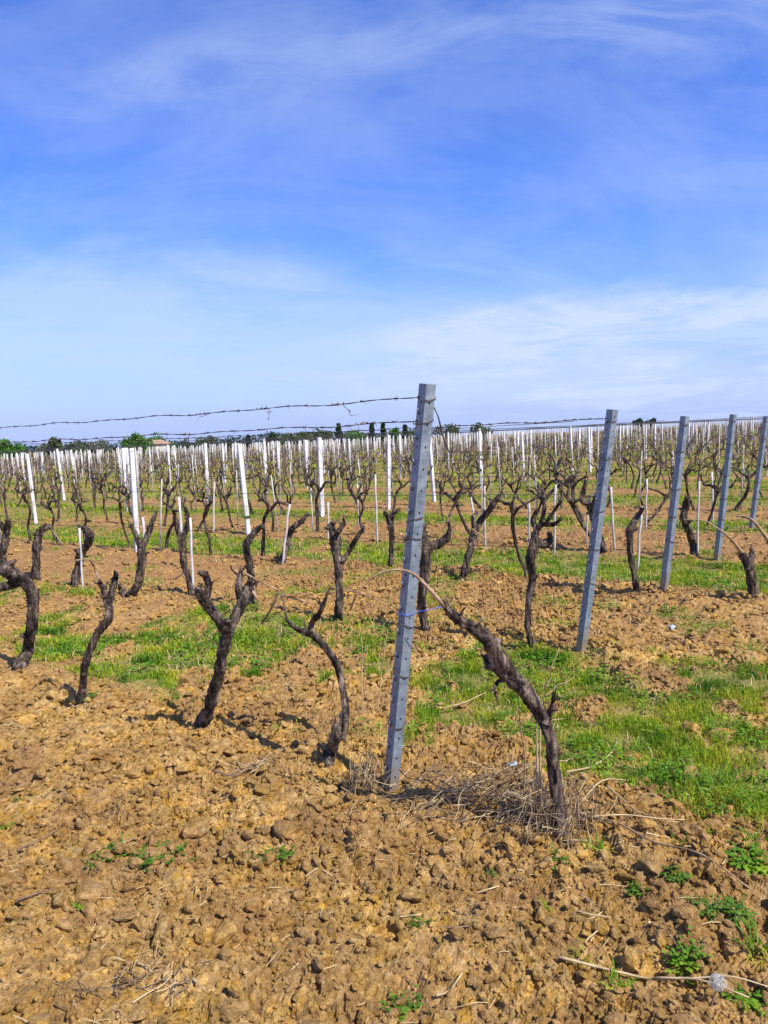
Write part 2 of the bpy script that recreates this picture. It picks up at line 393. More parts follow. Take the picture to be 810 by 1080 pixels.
def mat_leafy(name, stops, scale=6, trans=0.35, fine=70):
    m, nt, b = new_mat(name); n = tex(nt, scale, 4, 0.6); n2 = tex(nt, fine, 2, 0.5)
    c = cramp(nt, n, stops)
    v = nt.nodes.new('ShaderNodeHueSaturation'); nt.links.new(c, v.inputs['Color']); nt.links.new(maprange(nt, n2, 0.3, 0.7, 0.6, 1.45), v.inputs['Value'])
    nt.links.new(v.outputs[0], b.inputs['Base Color']); b.inputs['Roughness'].default_value = 0.6
    tr = nt.nodes.new('ShaderNodeBsdfTranslucent'); nt.links.new(v.outputs[0], tr.inputs['Color'])
    mx = nt.nodes.new('ShaderNodeMixShader'); mx.inputs[0].default_value = trans
    nt.links.new(b.outputs[0], mx.inputs[1]); nt.links.new(tr.outputs[0], mx.inputs[2])
    nt.links.new(mx.outputs[0], nt.nodes['Material Output'].inputs['Surface'])
    return m
M = {}
M['soil'] = mat_soil()
M['bark'] = mat_bark('vine_bark'); M['bark_far'] = mat_bark('vine_bark_far', 1.3); M['bark_grey'] = mat_bark('grey_vine_bark', 1.15)
M['cane'] = mat_simple('cane', [(0.16, 0.09, 0.045), (0.34, 0.22, 0.12), (0.50, 0.37, 0.22)], 30, 0.7)
M['shoot'] = mat_simple('shoot', [(0.10, 0.06, 0.04), (0.22, 0.14, 0.09), (0.32, 0.22, 0.14)], 20, 0.8)
def mat_steel():
    m, nt, b = new_mat('galvanised_steel')
    n1 = tex(nt, 26, 6, 0.65); n2 = tex(nt, 5, 5, 0.7, stretch=(1, 1, 0.35)); n3 = tex(nt, 90, 4, 0.7)
    c = cramp(nt, n1, [(0.3, (0.15, 0.185, 0.215)), (0.55, (0.25, 0.295, 0.33)), (0.75, (0.36, 0.40, 0.42))])
    c = mixc(nt, maprange(nt, n2, 0.56, 0.74, 0, 0.7), c, (0.17, 0.175, 0.17))
    c = mixc(nt, maprange(nt, n3, 0.66, 0.76, 0, 0.6), c, (0.24, 0.18, 0.12))
    n4 = tex(nt, 7, 7, 0.75, 0.4, stretch=(1, 1, 0.25)); c = mixc(nt, maprange(nt, n4, 0.55, 0.66, 0, 0.75), c, (0.12, 0.115, 0.10))
    tcx = nt.nodes.new('ShaderNodeTexCoord'); sx = nt.nodes.new('ShaderNodeSeparateXYZ'); nt.links.new(tcx.outputs['Object'], sx.inputs[0])
    sm = nt.nodes.new('ShaderNodeMath'); sm.operation = 'MULTIPLY_ADD'; nt.links.new(n1, sm.inputs[0]); sm.inputs[1].default_value = 0.35; nt.links.new(sx.outputs[2], sm.inputs[2])
    c = mixc(nt, maprange(nt, sm.outputs[0], 0.36, 0.16, 0, 0.8), c, (0.36, 0.24, 0.11))        # soil splashed on the foot
    nt.links.new(c, b.inputs['Base Color']); b.inputs['Metallic'].default_value = 0.25
    nt.links.new(maprange(nt, n1, 0.3, 0.7, 0.42, 0.66), b.inputs['Roughness']); bump(nt, b, n3, 0.0008, 0.6)
    return m
M['steel'] = mat_steel()
M['iron'] = mat_simple('rusty_wire', [(0.035, 0.025, 0.02), (0.10, 0.065, 0.045), (0.17, 0.13, 0.10)], 50, 0.7, 0.3, 0)
M['wire'] = mat_simple('grey_wire', [(0.10, 0.09, 0.085), (0.22, 0.21, 0.20)], 20, 0.6, 0.5, 0)
M['white'] = mat_simple('whitewashed_concrete', [(0.42, 0.39, 0.34), (0.74, 0.72, 0.69), (0.85, 0.84, 0.83)], 9, 0.85, 0, 0.004, (1, 1, .35))
M['stake'] = mat_simple('weathered_stake', [(0.30, 0.26, 0.20), (0.55, 0.50, 0.42), (0.72, 0.69, 0.63)], 16, 0.85, 0, 0.001, (1, 1, 0.3))
M['stake_white'] = mat_simple('white_stake', [(0.42, 0.39, 0.35), (0.74, 0.72, 0.69)], 16, 0.8, 0, 0.001)
M['straw'] = mat_simple('straw', [(0.26, 0.17, 0.08), (0.50, 0.37, 0.19), (0.68, 0.55, 0.34)], 14, 0.75, 0, 0)
M['straw_dark'] = mat_simple('old_straw', [(0.07, 0.045, 0.028), (0.18, 0.12, 0.07), (0.40, 0.31, 0.19)], 18, 0.8, 0, 0)
M['twine'] = mat_simple('blue_twine', [(0.03, 0.10, 0.62), (0.10, 0.22, 0.85)], 40, 0.6, 0, 0)
M['scrap'] = mat_simple('pale_plastic', [(0.30, 0.38, 0.46), (0.50, 0.58, 0.66)], 20, 0.4, 0, 0)
M['grass'] = mat_leafy('grass_blades', [(0.32, (0.045, 0.14, 0.008)), (0.44, (0.14, 0.28, 0.012)), (0.53, (0.34, 0.42, 0.018)), (0.66, (0.54, 0.48, 0.05))], 2.6, 0.4, 55)
M['weed'] = mat_leafy('weed_leaves', [(0.3, (0.045, 0.115, 0.012)), (0.55, (0.11, 0.21, 0.018)), (0.75, (0.20, 0.30, 0.03))], 14, 0.3, 120)
M['weed_bright'] = mat_leafy('bright_weed_leaves', [(0.3, (0.06, 0.18, 0.010)), (0.5, (0.15, 0.29, 0.015)), (0.7, (0.30, 0.40, 0.025))], 4, 0.35, 120)
M['bud'] = mat_leafy('young_vine_leaves', [(0.3, (0.20, 0.26, 0.03)), (0.6, (0.40, 0.42, 0.05)), (0.8, (0.5, 0.45, 0.08))], 8, 0.4, 60)
M['crown_bright'] = mat_leafy('bright_crown', [(0.3, (0.03, 0.11, 0.012)), (0.5, (0.07, 0.20, 0.022)), (0.7, (0.12, 0.27, 0.035))], 0.7, 0.25, 3)
M['crown_dark'] = mat_leafy('dark_crown', [(0.3, (0.010, 0.035, 0.014)), (0.5, (0.020, 0.058, 0.022)), (0.7, (0.04, 0.085, 0.03))], 0.7, 0.2, 3)
M['crown_olive'] = mat_leafy('olive_crown', [(0.3, (0.045, 0.075, 0.030)), (0.5, (0.085, 0.13, 0.050)), (0.7, (0.15, 0.18, 0.08))], 0.7, 0.25, 3)
M['crown_pale'] = mat_leafy('pale_crown', [(0.3, (0.09, 0.11, 0.08)), (0.5, (0.15, 0.18, 0.12)), (0.7, (0.22, 0.24, 0.16))], 0.7, 0.25, 3)
M['trunk'] = mat_simple('tree_trunk', [(0.05, 0.04, 0.03), (0.12, 0.10, 0.08)], 6, 0.9, 0, 0.01)
M['roof'] = mat_simple('clay_roof', [(0.34, 0.19, 0.11), (0.46, 0.29, 0.18), (0.52, 0.36, 0.24)], 3, 0.85, 0, 0.01)
M['plaster'] = mat_simple('plaster', [(0.62, 0.56, 0.46), (0.74, 0.68, 0.58)], 2, 0.9, 0, 0.003)
M['fluff'] = mat_leafy('dandelion_fluff', [(0.3, (0.62, 0.58, 0.50)), (0.7, (0.80, 0.78, 0.72))], 60, 0.5, 200)

# ------------------------------------------------------------------ the ground: one sheet to the horizon
def axis_pos(start, step, flat, grow, end, cap=1e9):
    a = [start]; s = step
    while a[-1] < end:
        if a[-1] >= flat: s = min(s * grow, cap)
        a.append(a[-1] + s)
    return np.array(a)
def make_ground():
    xp = axis_pos(0.0, 0.0065, 1.35, 1.021, 190.0); xp = np.concatenate([xp, [260, 400, 700, 1300, 2600]])
    X = np.concatenate([-xp[:0:-1], xp])
    yp = axis_pos(1.5, 0.0062, 2.8, 1.0105, 12.0); yp = np.concatenate([yp, axis_pos(yp[-1], 0.11, 12.2, 1.035, 190.0)[1:], [250, 330, 450, 700, 1300, 2800]])
    yn = np.array([-2000, -600, -200, -80, -40, -20, -12, -8, -5, -3, -2, -1.2, -0.6, -0.2, 0.1, 0.4, 0.65, 0.85, 1.0, 1.1, 1.18, 1.25, 1.31, 1.36, 1.4, 1.43, 1.46, 1.48, 1.49])
    Y = np.concatenate([yn, yp])
    gx, gy = np.meshgrid(X, Y); gx = gx.ravel(); gy = gy.ravel()
    z = terrain(gx, gy)
    nx, ny = len(X), len(Y); idx = np.arange(nx * ny).reshape(ny, nx)
    fc = np.stack([idx[:-1, :-1].ravel(), idx[:-1, 1:].ravel(), idx[1:, 1:].ravel(), idx[1:, :-1].ravel()], 1)
    me = fast_mesh('ground', np.stack([gx, gy, z], 1), [fc], M['soil'], False)
    a = me.attributes.new('grass', 'FLOAT', 'POINT'); a.data.foreach_set('value', grass_mask(gx, gy).astype(np.float32))
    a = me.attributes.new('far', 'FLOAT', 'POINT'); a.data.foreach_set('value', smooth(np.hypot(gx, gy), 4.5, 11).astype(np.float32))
    o = link('ground', me); o['kind'] = 'structure'; o['label'] = 'tilled ochre clay soil of the vineyard with grassy strips'
    print('ground verts', len(gx))
make_ground()

def ico():
    t = (1 + 5 ** .5) / 2
    v = [(-1, t, 0), (1, t, 0), (-1, -t, 0), (1, -t, 0), (0, -1, t), (0, 1, t), (0, -1, -t), (0, 1, -t), (t, 0, -1), (t, 0, 1), (-t, 0, -1), (-t, 0, 1)]
    f = [(0, 11, 5), (0, 5, 1), (0, 1, 7), (0, 7, 10), (0, 10, 11), (1, 5, 9), (5, 11, 4), (11, 10, 2), (10, 7, 6), (7, 1, 8), (3, 9, 4), (3, 4, 2), (3, 2, 6), (3, 6, 8), (3, 8, 9), (4, 9, 5), (2, 4, 11), (6, 2, 10), (8, 6, 7), (9, 8, 1)]
    v = [np.array(a, float) / np.linalg.norm(a) for a in v]; cache = {}; nf = []
    def mid(a, b):
        k = (min(a, b), max(a, b))
        if k not in cache: m = v[a] + v[b]; v.append(m / np.linalg.norm(m)); cache[k] = len(v) - 1
        return cache[k]
    for a, b, c in f:
        ab, bc, ca = mid(a, b), mid(b, c), mid(c, a); nf += [(a, ab, ca), (b, bc, ab), (c, ca, bc), (ab, bc, ca)]
    return np.array(v), np.array(nf)
def rand_pts(n, y0, y1, m=1.15, power=1.0):
    """random ground points inside the view's wedge (a little wider than the frame), denser close by for power < 2"""
    u = RNG.random(n); p = power
    y = (y0 ** p + u * (y1 ** p - y0 ** p)) ** (1 / p)
    x = (RNG.random(n) * 2 - 1) * 0.50 * m * y + (RNG.random(n) - .5) * 0.6
    return x, y
def make_clods():
    bv, bf = ico(); Vs = []; Fs = []; n0 = 0
    tmpl = []
    for i in range(9):
        d = np.ones(len(bv))
        for k in range(7):
            a = RNG.normal(size=3); a /= np.linalg.norm(a); c = 0.45 + 0.4 * RNG.random(); pr = bv @ a
            d = np.minimum(d, np.where(pr > 0, c * .9 / np.maximum(pr, 1e-3), 9))
        tmpl.append(bv * np.clip(d, .4, 1)[:, None] * (1 + 0.10 * (RNG.random(len(bv)) - .5))[:, None])
    def batch(n, y0, y1, smin, smax, power, alpha):
        nonlocal n0
        x, y = rand_pts(n, y0, y1, power=power)
        k = RNG.random(n) > 0.88 * grass_mask(x, y) + 0.55 * smooth(0.5 - fbm(x * 1.1, y * 1.1, 333, 3), -.02, .14)
        x, y = x[k], y[k]; n = len(x); z = terrain(x, y)
        s = smin * (1 - RNG.random(n) * (1 - (smin / smax) ** alpha)) ** (-1 / alpha)
        for i in range(n):
            q = RNG.normal(size=(3, 3)); Q, _ = np.linalg.qr(q)
            sc = s[i] * (0.5 + 1.0 * RNG.random(3))
            v = tmpl[i % 9] * sc @ Q.T; v[:, 2] *= 0.85 if s[i] < .03 else .6; z[i] -= max(0, s[i] - .03) * .35
            Vs.append(v + (x[i], y[i], z[i] + s[i] * 0.38)); Fs.append(bf + n0); n0 += len(bv)
    batch(24000, 1.6, 4.4, 0.0045, 0.030, 1.45, 1.7)
    batch(230, 1.8, 4.0, 0.032, 0.070, 1.4, 2.0)
    batch(14000, 4.2, 9.0, 0.010, 0.045, 1.6, 1.9)
    batch(4500, 9.0, 18.0, 0.018, 0.060, 1.7, 2.2)
    me = fast_mesh('soil_clods', np.concatenate(Vs), [np.concatenate(Fs)], M['soil'], False)
    o = link('soil_clods', me); tag(o, 'loose crumbs and lumps of dry ochre clay on the tilled soil', 'soil', kind='stuff')
make_clods()

# ------------------------------------------------------------------ grass
def blades(name, x, y, h, w, mats, label, cat, z=None):
    n = len(x); z = terrain(x, y) if z is None else z
    a = RNG.random(n) * 6.283; lean = (0.15 + 0.75 * RNG.random(n)) * h; la = RNG.random(n) * 6.283
    ux, uy = np.cos(a) * w / 2, np.sin(a) * w / 2; lx, ly = np.cos(la) * lean, np.sin(la) * lean
    V = np.empty((n, 5, 3), np.float32)
    V[:, 0] = np.stack([x - ux, y - uy, z - .01], 1); V[:, 1] = np.stack([x + ux, y + uy, z - .01], 1)
    V[:, 2] = np.stack([x + ux * .8 + lx * .35, y + uy * .8 + ly * .35, z + h * .6], 1); V[:, 3] = np.stack([x - ux * .8 + lx * .35, y - uy * .8 + ly * .35, z + h * .6], 1)
    V[:, 4] = np.stack([x + lx, y + ly, z + h * (1 - .35 * lean / h)], 1)
    b = (np.arange(n) * 5)[:, None]
    me = fast_mesh(name, V.reshape(-1, 3), [b + np.array([[0, 1, 2, 3]]), b + np.array([[3, 2, 4]])], mats, True)
    return tag(link(name, me), label, cat, kind='stuff')
def make_grass():
    xs, ys, hs, ws = [], [], [], []
    def batch(n, y0, y1, h0, h1, w, power=1.3):
        x, y = rand_pts(n, y0, y1, power=power); g = grass_mask(x, y)
        cl = fbm(x * 5, y * 5, 640, 3, 0.6)
        k = RNG.random(n) < g * smooth(cl, 0.32, 0.60)
        x, y, cl, g = x[k], y[k], cl[k], g[k]
        xs.append(x); ys.append(y); hs.append((h0 + (h1 - h0) * RNG.random(len(x)) * smooth(cl, .4, .75)) * (0.6 + .4 * g)); ws.append(np.full(len(x), w) * (0.7 + .6 * RNG.random(len(x))))
    batch(110000, 2.6, 5.2, 0.03, 0.11, 0.0045)
    batch(120000, 5.0, 9.5, 0.03, 0.10, 0.008)
    batch(80000, 9.5, 20.0, 0.04, 0.12, 0.018)
    batch(60000, 20.0, 55.0, 0.06, 0.16, 0.05)
    x, y, h, w = map(np.concatenate, (xs, ys, hs, ws)); print('blades', len(x))
    blades('grass', x, y, h, w, M['grass'], 'short spring grass growing in strips between the vine rows', 'grass')
    x, y = rand_pts(16000, 2.8, 12, power=1.3); k = RNG.random(len(x)) < np.maximum(grass_mask(x, y), .18 * smooth(row_s(x, y), .05, .4)) * .6; x, y = x[k], y[k]
    blades('dry_grass', x, y, .02 + .07 * RNG.random(len(x)), .0022 + .0006 * y, M['straw'], 'dead yellow blades standing among the green strips', 'dry grass')
    # broad-leaved ground cover mixed into the strips: small folded leaves
    xs, ys, ss = [], [], []
    for n, y0, y1, s in ((40000, 2.8, 5.5, 0.019), (46000, 5.3, 10, 0.026), (40000, 10, 24, 0.045)):
        x, y = rand_pts(n, y0, y1, power=1.3); k = RNG.random(n) < grass_mask(x, y) * smooth(fbm(x * 4 + 9, y * 4, 900, 4, .6), 0.47, 0.60)
        xs.append(x[k]); ys.append(y[k]); ss.append(s * (.6 + .8 * RNG.random(k.sum())))
    x, y, s = map(np.concatenate, (xs, ys, ss)); V, Fq = leaf_quads(x, y, terrain(x, y) + 0.01 + RNG.random(len(x)) * 0.05, s, 0.6)
    tag(link('ground_cover', fast_mesh('ground_cover', V, [Fq], M['weed_bright'], True)), 'broad leaved low weeds mixed into the green strips', 'ground cover', kind='stuff')
def leaf_quads(x, y, z, s, tilt=0.6):
    n = len(x); a = RNG.random(n) * 6.283; el = (RNG.random(n) - 0.25) * 1.6 * tilt
    d = np.stack([np.cos(a) * np.cos(el), np.sin(a) * np.cos(el), np.sin(el)], 1); p = np.stack([-np.sin(a), np.cos(a), np.zeros(n)], 1)
    p = p + 0.5 * (RNG.random((n, 3)) - .5); c = np.stack([x, y, z], 1); s = s[:, None]
    V = np.stack([c, c + d * s * .55 + p * s * .42, c + d * s * 1.15 - np.array([0, 0, .12]) * s, c + d * s * .55 - p * s * .42], 1).reshape(-1, 3)
    return V, (np.arange(n) * 4)[:, None] + np.array([[0, 1, 2, 3]])
make_grass()

# ------------------------------------------------------------------ steel end posts
def end_post(label, base, top_px, length, wire_z, detail=True, extra=None):
    """a folded, punched steel profile: two faces meeting at a ridge towards the headland, lips behind"""
    z0 = gz(*base); root = empty('end_post', (base[0], base[1], z0))
    tag(root, label, 'post', 'steel end posts of the vine rows')
    top = at(top_px[0], top_px[1], base[1] - 0.10)
    ax = Vector((top[0] - base[0], top[1] - base[1], top[2] - z0)); length = ax.length; ax.normalize()
    q = Vector((0, 0, 1)).rotation_difference(ax); root.rotation_mode = 'QUATERNION'; root.rotation_quaternion = q
    prof = [(-0.034, 0.018), (-0.006, -0.030), (0.034, -0.014), (0.034, 0.016), (0.012, 0.030), (-0.020, 0.030)]
    mb = MB(); n = int((length + .25) / 0.03) if detail else 12
    zs = np.linspace(-0.25, length, n + 1)
    P = np.array(prof); k = len(P)
    lines = []                                # profile points, the two front faces split into three strips to punch holes
    for i in range(k):
        a, b = P[i], P[(i + 1) % k]
        ts = (0, 0.42, 0.56) if (i in (0, 1) and detail) else (0,)
        for t in ts: lines.append((a + (b - a) * t, i, t))
    m = len(lines); V = np.array([[l[0][0], l[0][1], z] for z in zs for l in lines]); Fc = []
    for j in range(n):
        for i in range(m):
            i2 = (i + 1) % m; hole = detail and lines[i][2] == 0.42 and ((lines[i][1] == 1 and j % 3 == 1) or (lines[i][1] == 0 and j % 6 == 4))
            if hole:
                a, b, c, d = (V[j * m + i], V[j * m + i2], V[(j + 1) * m + i2], V[(j + 1) * m + i])
                lo, hi = 0.34, 0.66; q_ = lambda t: (a * (1 - t) + d * t, b * (1 - t) + c * t)
                p0, p1 = q_(lo); p2, p3 = q_(hi); mb.add([a, b, p1, p0], [(0, 1, 2, 3)]); mb.add([p2, p3, c, d], [(0, 1, 2, 3)])
            else: Fc.append((j * m + i, j * m + i2, (j + 1) * m + i2, (j + 1) * m + i))
    Fc.append(tuple(n * m + i for i in range(m)))
    mb.add(V, Fc)
    mb.build('post_profile', M['steel'], root, smooth_=False)
    # wire hooks: small tongues bent out of the left face
    if detail:
        nrm = np.array([-0.86, -0.50])
        for z in np.arange(0.10, length - 0.02, 0.105):
            c = P[0] * 0.62 + P[1] * 0.38 + nrm * 0.005
            tb = MB(); tb.tube([(c[0] - nrm[0] * .004, c[1] - nrm[1] * .004, z - .012), (c[0] + nrm[0] * .004, c[1] + nrm[1] * .004, z), (c[0] + nrm[0] * .006, c[1] + nrm[1] * .006, z + .014)], [.0035, .004, .003], 5)
            tb.build('wire_hook', M['steel'], root)
    for i, wz in enumerate(wire_z):
        wz = wz * length
        wb = MB(); rr = np.random.default_rng(int(wz * 1000)); pts = []
        for tt in np.linspace(0, 2 * math.pi * (1.6 if i % 2 else 1.15), 26):
            d = np.array([math.cos(tt), math.sin(tt)]); e = P - np.array([0, 0.004])
            sup = max(0.9 * (np.array([0.034, 0.031]) * np.abs(d)).sum(), 0.034)
            pts.append((d[0] * 0.0375 + 0.0, d[1] * 0.0335 + 0.003, wz + 0.012 * math.sin(tt * 1.0 + i) + tt * 0.0016))
        pts.append((pts[-1][0] - .012, pts[-1][1] - .012, pts[-1][2] - .012)); pts.append((pts[-1][0] - .006, pts[-1][1] - .01, pts[-1][2] + .014))
        wb.tube(pts, [0.0022 if detail else .003] * len(pts), 5, cap=True); wb.build('wire_loop', M['iron'], root)
    return root, Vector((base[0], base[1], z0)), ax, length
ENDPX = [((412, 832), (451, 405)), ((613, 690), (646, 432)), ((700, 630), (722.5, 439)), ((756, 591), (773.5, 437)), ((792, 561), (808.5, 439))]
ENDLAB = ['large steel post in front, punched with holes, a blue twine round it',
          'leaning steel post just right of the large front post, wire running left from its top',
          'leaning blue grey steel post between the second post and a thicker tilted vine stump',
          'slender leaning grey steel post behind a vine tied to it by a pale cane',
          'thinnest and farthest grey steel post, at the right edge of the picture']
POSTS = []
for i, (b, t) in enumerate(ENDPX):
    wz = [.965, .91, .68, .63, .42, .30, .17] if i == 0 else [.955, .80, .58, .42, .28]
    POSTS.append(end_post(ENDLAB[i], ground(*b), t, 1.9, wz, detail=i < 2))
def on_post(i, z, off=(0, 0, 0)):
    _, b, ax, ln = POSTS[i]; p = b + ax * z * ln; return np.array(p) + np.array(off)

# ------------------------------------------------------------------ white posts in the rows
def white_post_mesh(h, w, seed):
    mb = MB(); rr = np.random.default_rng(seed); pts = []; rad = []
    zs = [-0.2, 0.02, h * .5, h - .03, h]; V = []; Fc = []
    for i, z in enumerate(zs):
        ww = w * (1.0 if i < 4 else 0.86) / 2 * (1.0 + 0.04 * (rr.random() - .5)); c = ww * 0.25
        for a, b in ((-ww, -ww + c), (-ww + c, -ww), (ww - c, -ww), (ww, -ww + c), (ww, ww - c), (ww - c, ww), (-ww + c, ww), (-ww, ww - c)): V.append((a, b, z))
    for i in range(4):
        for j in range(8): Fc.append((i * 8 + j, i * 8 + (j + 1) % 8, (i + 1) * 8 + (j + 1) % 8, (i + 1) * 8 + j))
    Fc.append(tuple(32 + j for j in range(8))); mb.add(V, Fc)
    for z in (h * .97, h * .7, h * .45):       # short tie wires that hold the row wires
        mb.tube([(math.cos(a) * w * .56, math.sin(a) * w * .56, z + .004 * math.sin(2 * a)) for a in np.linspace(0, 6.28, 9)], [.004] * 9, 4, mi=1)
    return mb
WPM = [white_post_mesh(1.52 + 0.03 * i, 0.068 + 0.006 * (i % 3), i).mesh('white_post', [M['white'], M['wire']], False) for i in range(5)]
WPM_LOW = []
MEASURED = {(3, 0): (145, 583), (4, 0): (262, 563), (4, 1): (38, 552), (5, 0): (340, 546), (6, 0): (410, 537), (7, 0): (458, 531)}
MAXD = 112.0
wp = []
for k in range(2, 60):
    off = 7.6 + 0.5 * math.sin(k * 1.7) if k > 7 else 7.55
    for n in range(-4, 34):
        t = off + 6.3 * n + random.uniform(-.25, .25)
        if t < 4.0 or k == 2: continue
        p = ground(*MEASURED[(k, n)]) if (k, n) in MEASURED else row_pt(k, t, random.uniform(-.06, .06))
        d = math.hypot(*p)
        if p[1] < 3 or d > MAXD or not in_frame(p[0], p[1], 1.0, 10): continue
        if random.random() < 0.04 and d > 20: continue
        wp.append((d, k, n, p))
wp.sort(key=lambda a: a[0])
print('white posts', len(wp))
far_v = []; far_f = []; far_mi = []; nf0 = 0
lean_r = np.random.default_rng(5)
UNIQ_WP = {(3, 0): 'tallest thick white post in view, standing near the left of the picture',
           (4, 0): 'thick white post with a green ring near its foot, left of the large steel post',
           (4, 1): 'white post tilted left near the left edge, standing behind a hook topped vine',
           (5, 0): 'white post midway between green ringed white post and large steel post',
           (6, 0): 'slim white post just left of the large steel post',
           (7, 0): 'white post close against the right side of the large steel post'}
def wp_label(k, n, d):
    if (k, n) in UNIQ_WP: return UNIQ_WP[(k, n)]
    if k <= 9 and n <= 3: return 'white post, the %s from the right end in the %s vine row' % (ORD[n + 1], ORD[k])
    if d < 38: return 'white post of middling height among the vines well behind the steel posts'
    return 'small distant white post in the crowded rows below the skyline'
for i, (d, k, n, p) in enumerate(wp):
    lx, ly = lean_r.normal(-.008, .028), lean_r.normal(0, .02)
    if (k, n) == (4, 0): lx = -0.045
    if (k, n) == (4, 1): lx = -0.045
    if (k, n) in ((3, 0), (5, 0)): lx = 0.0
    if i < 295:
        o = link('white_post', WPM[i % 5], loc=(p[0], p[1], gz(*p)))
        o.rotation_euler = (-ly, lx, lean_r.uniform(-.25, .25) + 0.6)
        tag(o, wp_label(k, n, d), 'post', 'white posts in the vine rows')
        if (k, n) == (4, 0):
            mb = MB(); mb.tube([(math.cos(a) * .062, math.sin(a) * .062, .30 + .012 * math.sin(3 * a) + .0) for a in np.linspace(0, 6.28, 14)], [.016] * 14, 6); g = mb.build('green_band', M['weed'], o)
    else:
        w = 0.036; v = np.array([(a, b, z) for z in (-.2, 1.6) for a, b in ((-w, -w), (w, -w), (w, w), (-w, w))]); v[:, 0] += v[:, 2] * lx
        far_v.append(v + (p[0], p[1], float(macro(*p)))); far_f.append(np.array([(0, 1, 5, 4), (1, 2, 6, 5), (2, 3, 7, 6), (3, 0, 4, 7), (4, 5, 6, 7)]) + nf0); nf0 += 8
if far_v: tag(link('far_white_posts', fast_mesh('far_white_posts', np.concatenate(far_v), [np.concatenate(far_f)], M['white'])), 'the farthest tiny white posts massed along the skyline', 'posts', kind='stuff')

# ------------------------------------------------------------------ vines traced one by one near the camera
def hero(label, base_px, strokes, group, depth_jit=0.05, sides=11, seed=1, bark='bark', fat=.78):
    b = ground(*base_px); z0 = gz(*b); root = empty('grape_vine', (b[0], b[1], z0)); tag(root, label, 'vine', group)
    rr = np.random.default_rng(seed); org = np.array([b[0], b[1], z0]); D = b[1]
    dep = {}
    for kind, pts in strokes:
        P = []; R = []; d = None
        for i, (x, y, r) in enumerate(pts):
            key = (x, y)
            if key in dep: d = dep[key]
            elif i == 0: d = D if d is None else d
            else: d = d + rr.normal(0, depth_jit)
            dep[key] = d; P.append(at(x, y, d)); R.append(r * d / F * (fat if kind in ('trunk', 'arm', 'stump') else 1))
        if kind == 'trunk' and abs(pts[0][0] - base_px[0]) < 4 and abs(pts[0][1] - base_px[1]) < 4:
            P[0] = org + np.array([0, 0, 0.0]); P.insert(0, org - np.array([0, 0, 0.12])); R.insert(0, R[0] * 1.15); R[1] *= 1.15
        P = np.array(P) - org; R = np.array(R); mb = MB()
        if kind in ('trunk', 'arm', 'stump'):
            mb.tube(P, R, sides + 5 if kind != 'arm' else sides + 2, seg=12, lump=0.17, ridge=0.15, twist=8.0, seed=seed + len(P))
            # knots and old pruning wounds along the wood
            for q in range(1 if kind == 'arm' else 2):
                i = rr.integers(1, len(P)); c = P[i - 1] + (P[i] - P[i - 1]) * rr.random(); r = R[i] * (1.0 + .3 * rr.random())
                v = rr.normal(size=3); v[2] = abs(v[2]) * .6; v /= np.linalg.norm(v)
                mb.tube([c, c + v * r * 0.7, c + v * r * 1.5, c + v * r * 1.9], [r * .6, r * .5, r * .34, r * .15], 7, lump=.4, seed=seed * 7 + q)
            # loose strips of bark
            for q in range(34 if kind != 'arm' else 12):
                i = rr.integers(1, len(P)); c = P[i - 1] + (P[i] - P[i - 1]) * rr.random(); ax = P[i] - P[i - 1]; ax /= np.linalg.norm(ax)
                a = np.cross(ax, rr.normal(size=3)); a /= np.linalg.norm(a); r = R[i]; ln = .03 + .06 * rr.random()
                mb.tube([c + a * r * .95, c + a * r * 1.02 + ax * ln * .5, c + a * r * (1.1 + .5 * rr.random()) + ax * ln * (1 if rr.random() < .5 else .6)], [.0022, .0026, .0008], 4)
            if kind == 'arm':                              # short spurs left by the pruning
                for q in range(3):
                    i = rr.integers(1, len(P)); c = P[i - 1] + (P[i] - P[i - 1]) * rr.random(); v = rr.normal(size=3) * (.6, .5, .3) + (0, 0, .7); v /= np.linalg.norm(v); ln = .03 + .06 * rr.random()
                    mb.tube([c, c + v * ln * .5 + rr.normal(size=3) * .006, c + v * ln], [.0055, .0045, .0028], 5, seg=2, lump=.3, seed=q)
            mb.build(kind if kind != 'stump' else 'dead_stump', M[bark if kind != 'stump' else 'bark_grey'], root)
        else:
            mb.tube(P, np.maximum(R * .85, 0.0015), 6, seg=5, lump=.10, seed=seed)
            mb.build('cane', M['cane'] if kind == 'cane' else M['shoot'], root)
    return root, org
G1 = 'old vines of the nearest row'
hero('hook shaped vine trunk bending out of the picture at the left edge', (20, 708),
     [('trunk', [(20, 708, 8), (29, 685, 7), (34, 655, 7), (35, 632, 7), (27, 614, 7.5), (10, 604, 9)]),
      ('arm', [(10, 604, 9), (0, 597, 9), (-14, 602, 7), (-24, 596, 5)]), ('arm', [(27, 614, 6), (10, 617, 5.5), (-8, 622, 5), (-22, 628, 4)])], G1, seed=3)
hero('slender black vine with short fork, second from left in the nearest row', (86, 746),
     [('trunk', [(86, 746, 6), (88, 720, 5), (91, 696, 4.8), (101, 672, 4.8), (114, 652, 5.5), (114, 638, 5), (110, 622, 4.5)]),
      ('arm', [(114, 638, 5), (119, 620, 4), (122, 610, 4), (122, 603, 2.5)]), ('arm', [(110, 622, 4), (107, 617, 3), (105, 612, 2)]),
      ('cane', [(106, 617, 1.6), (101, 602, 1.3), (96, 592, 1.2), (91, 590, 1.0), (80, 591, .8)])], G1, seed=5)
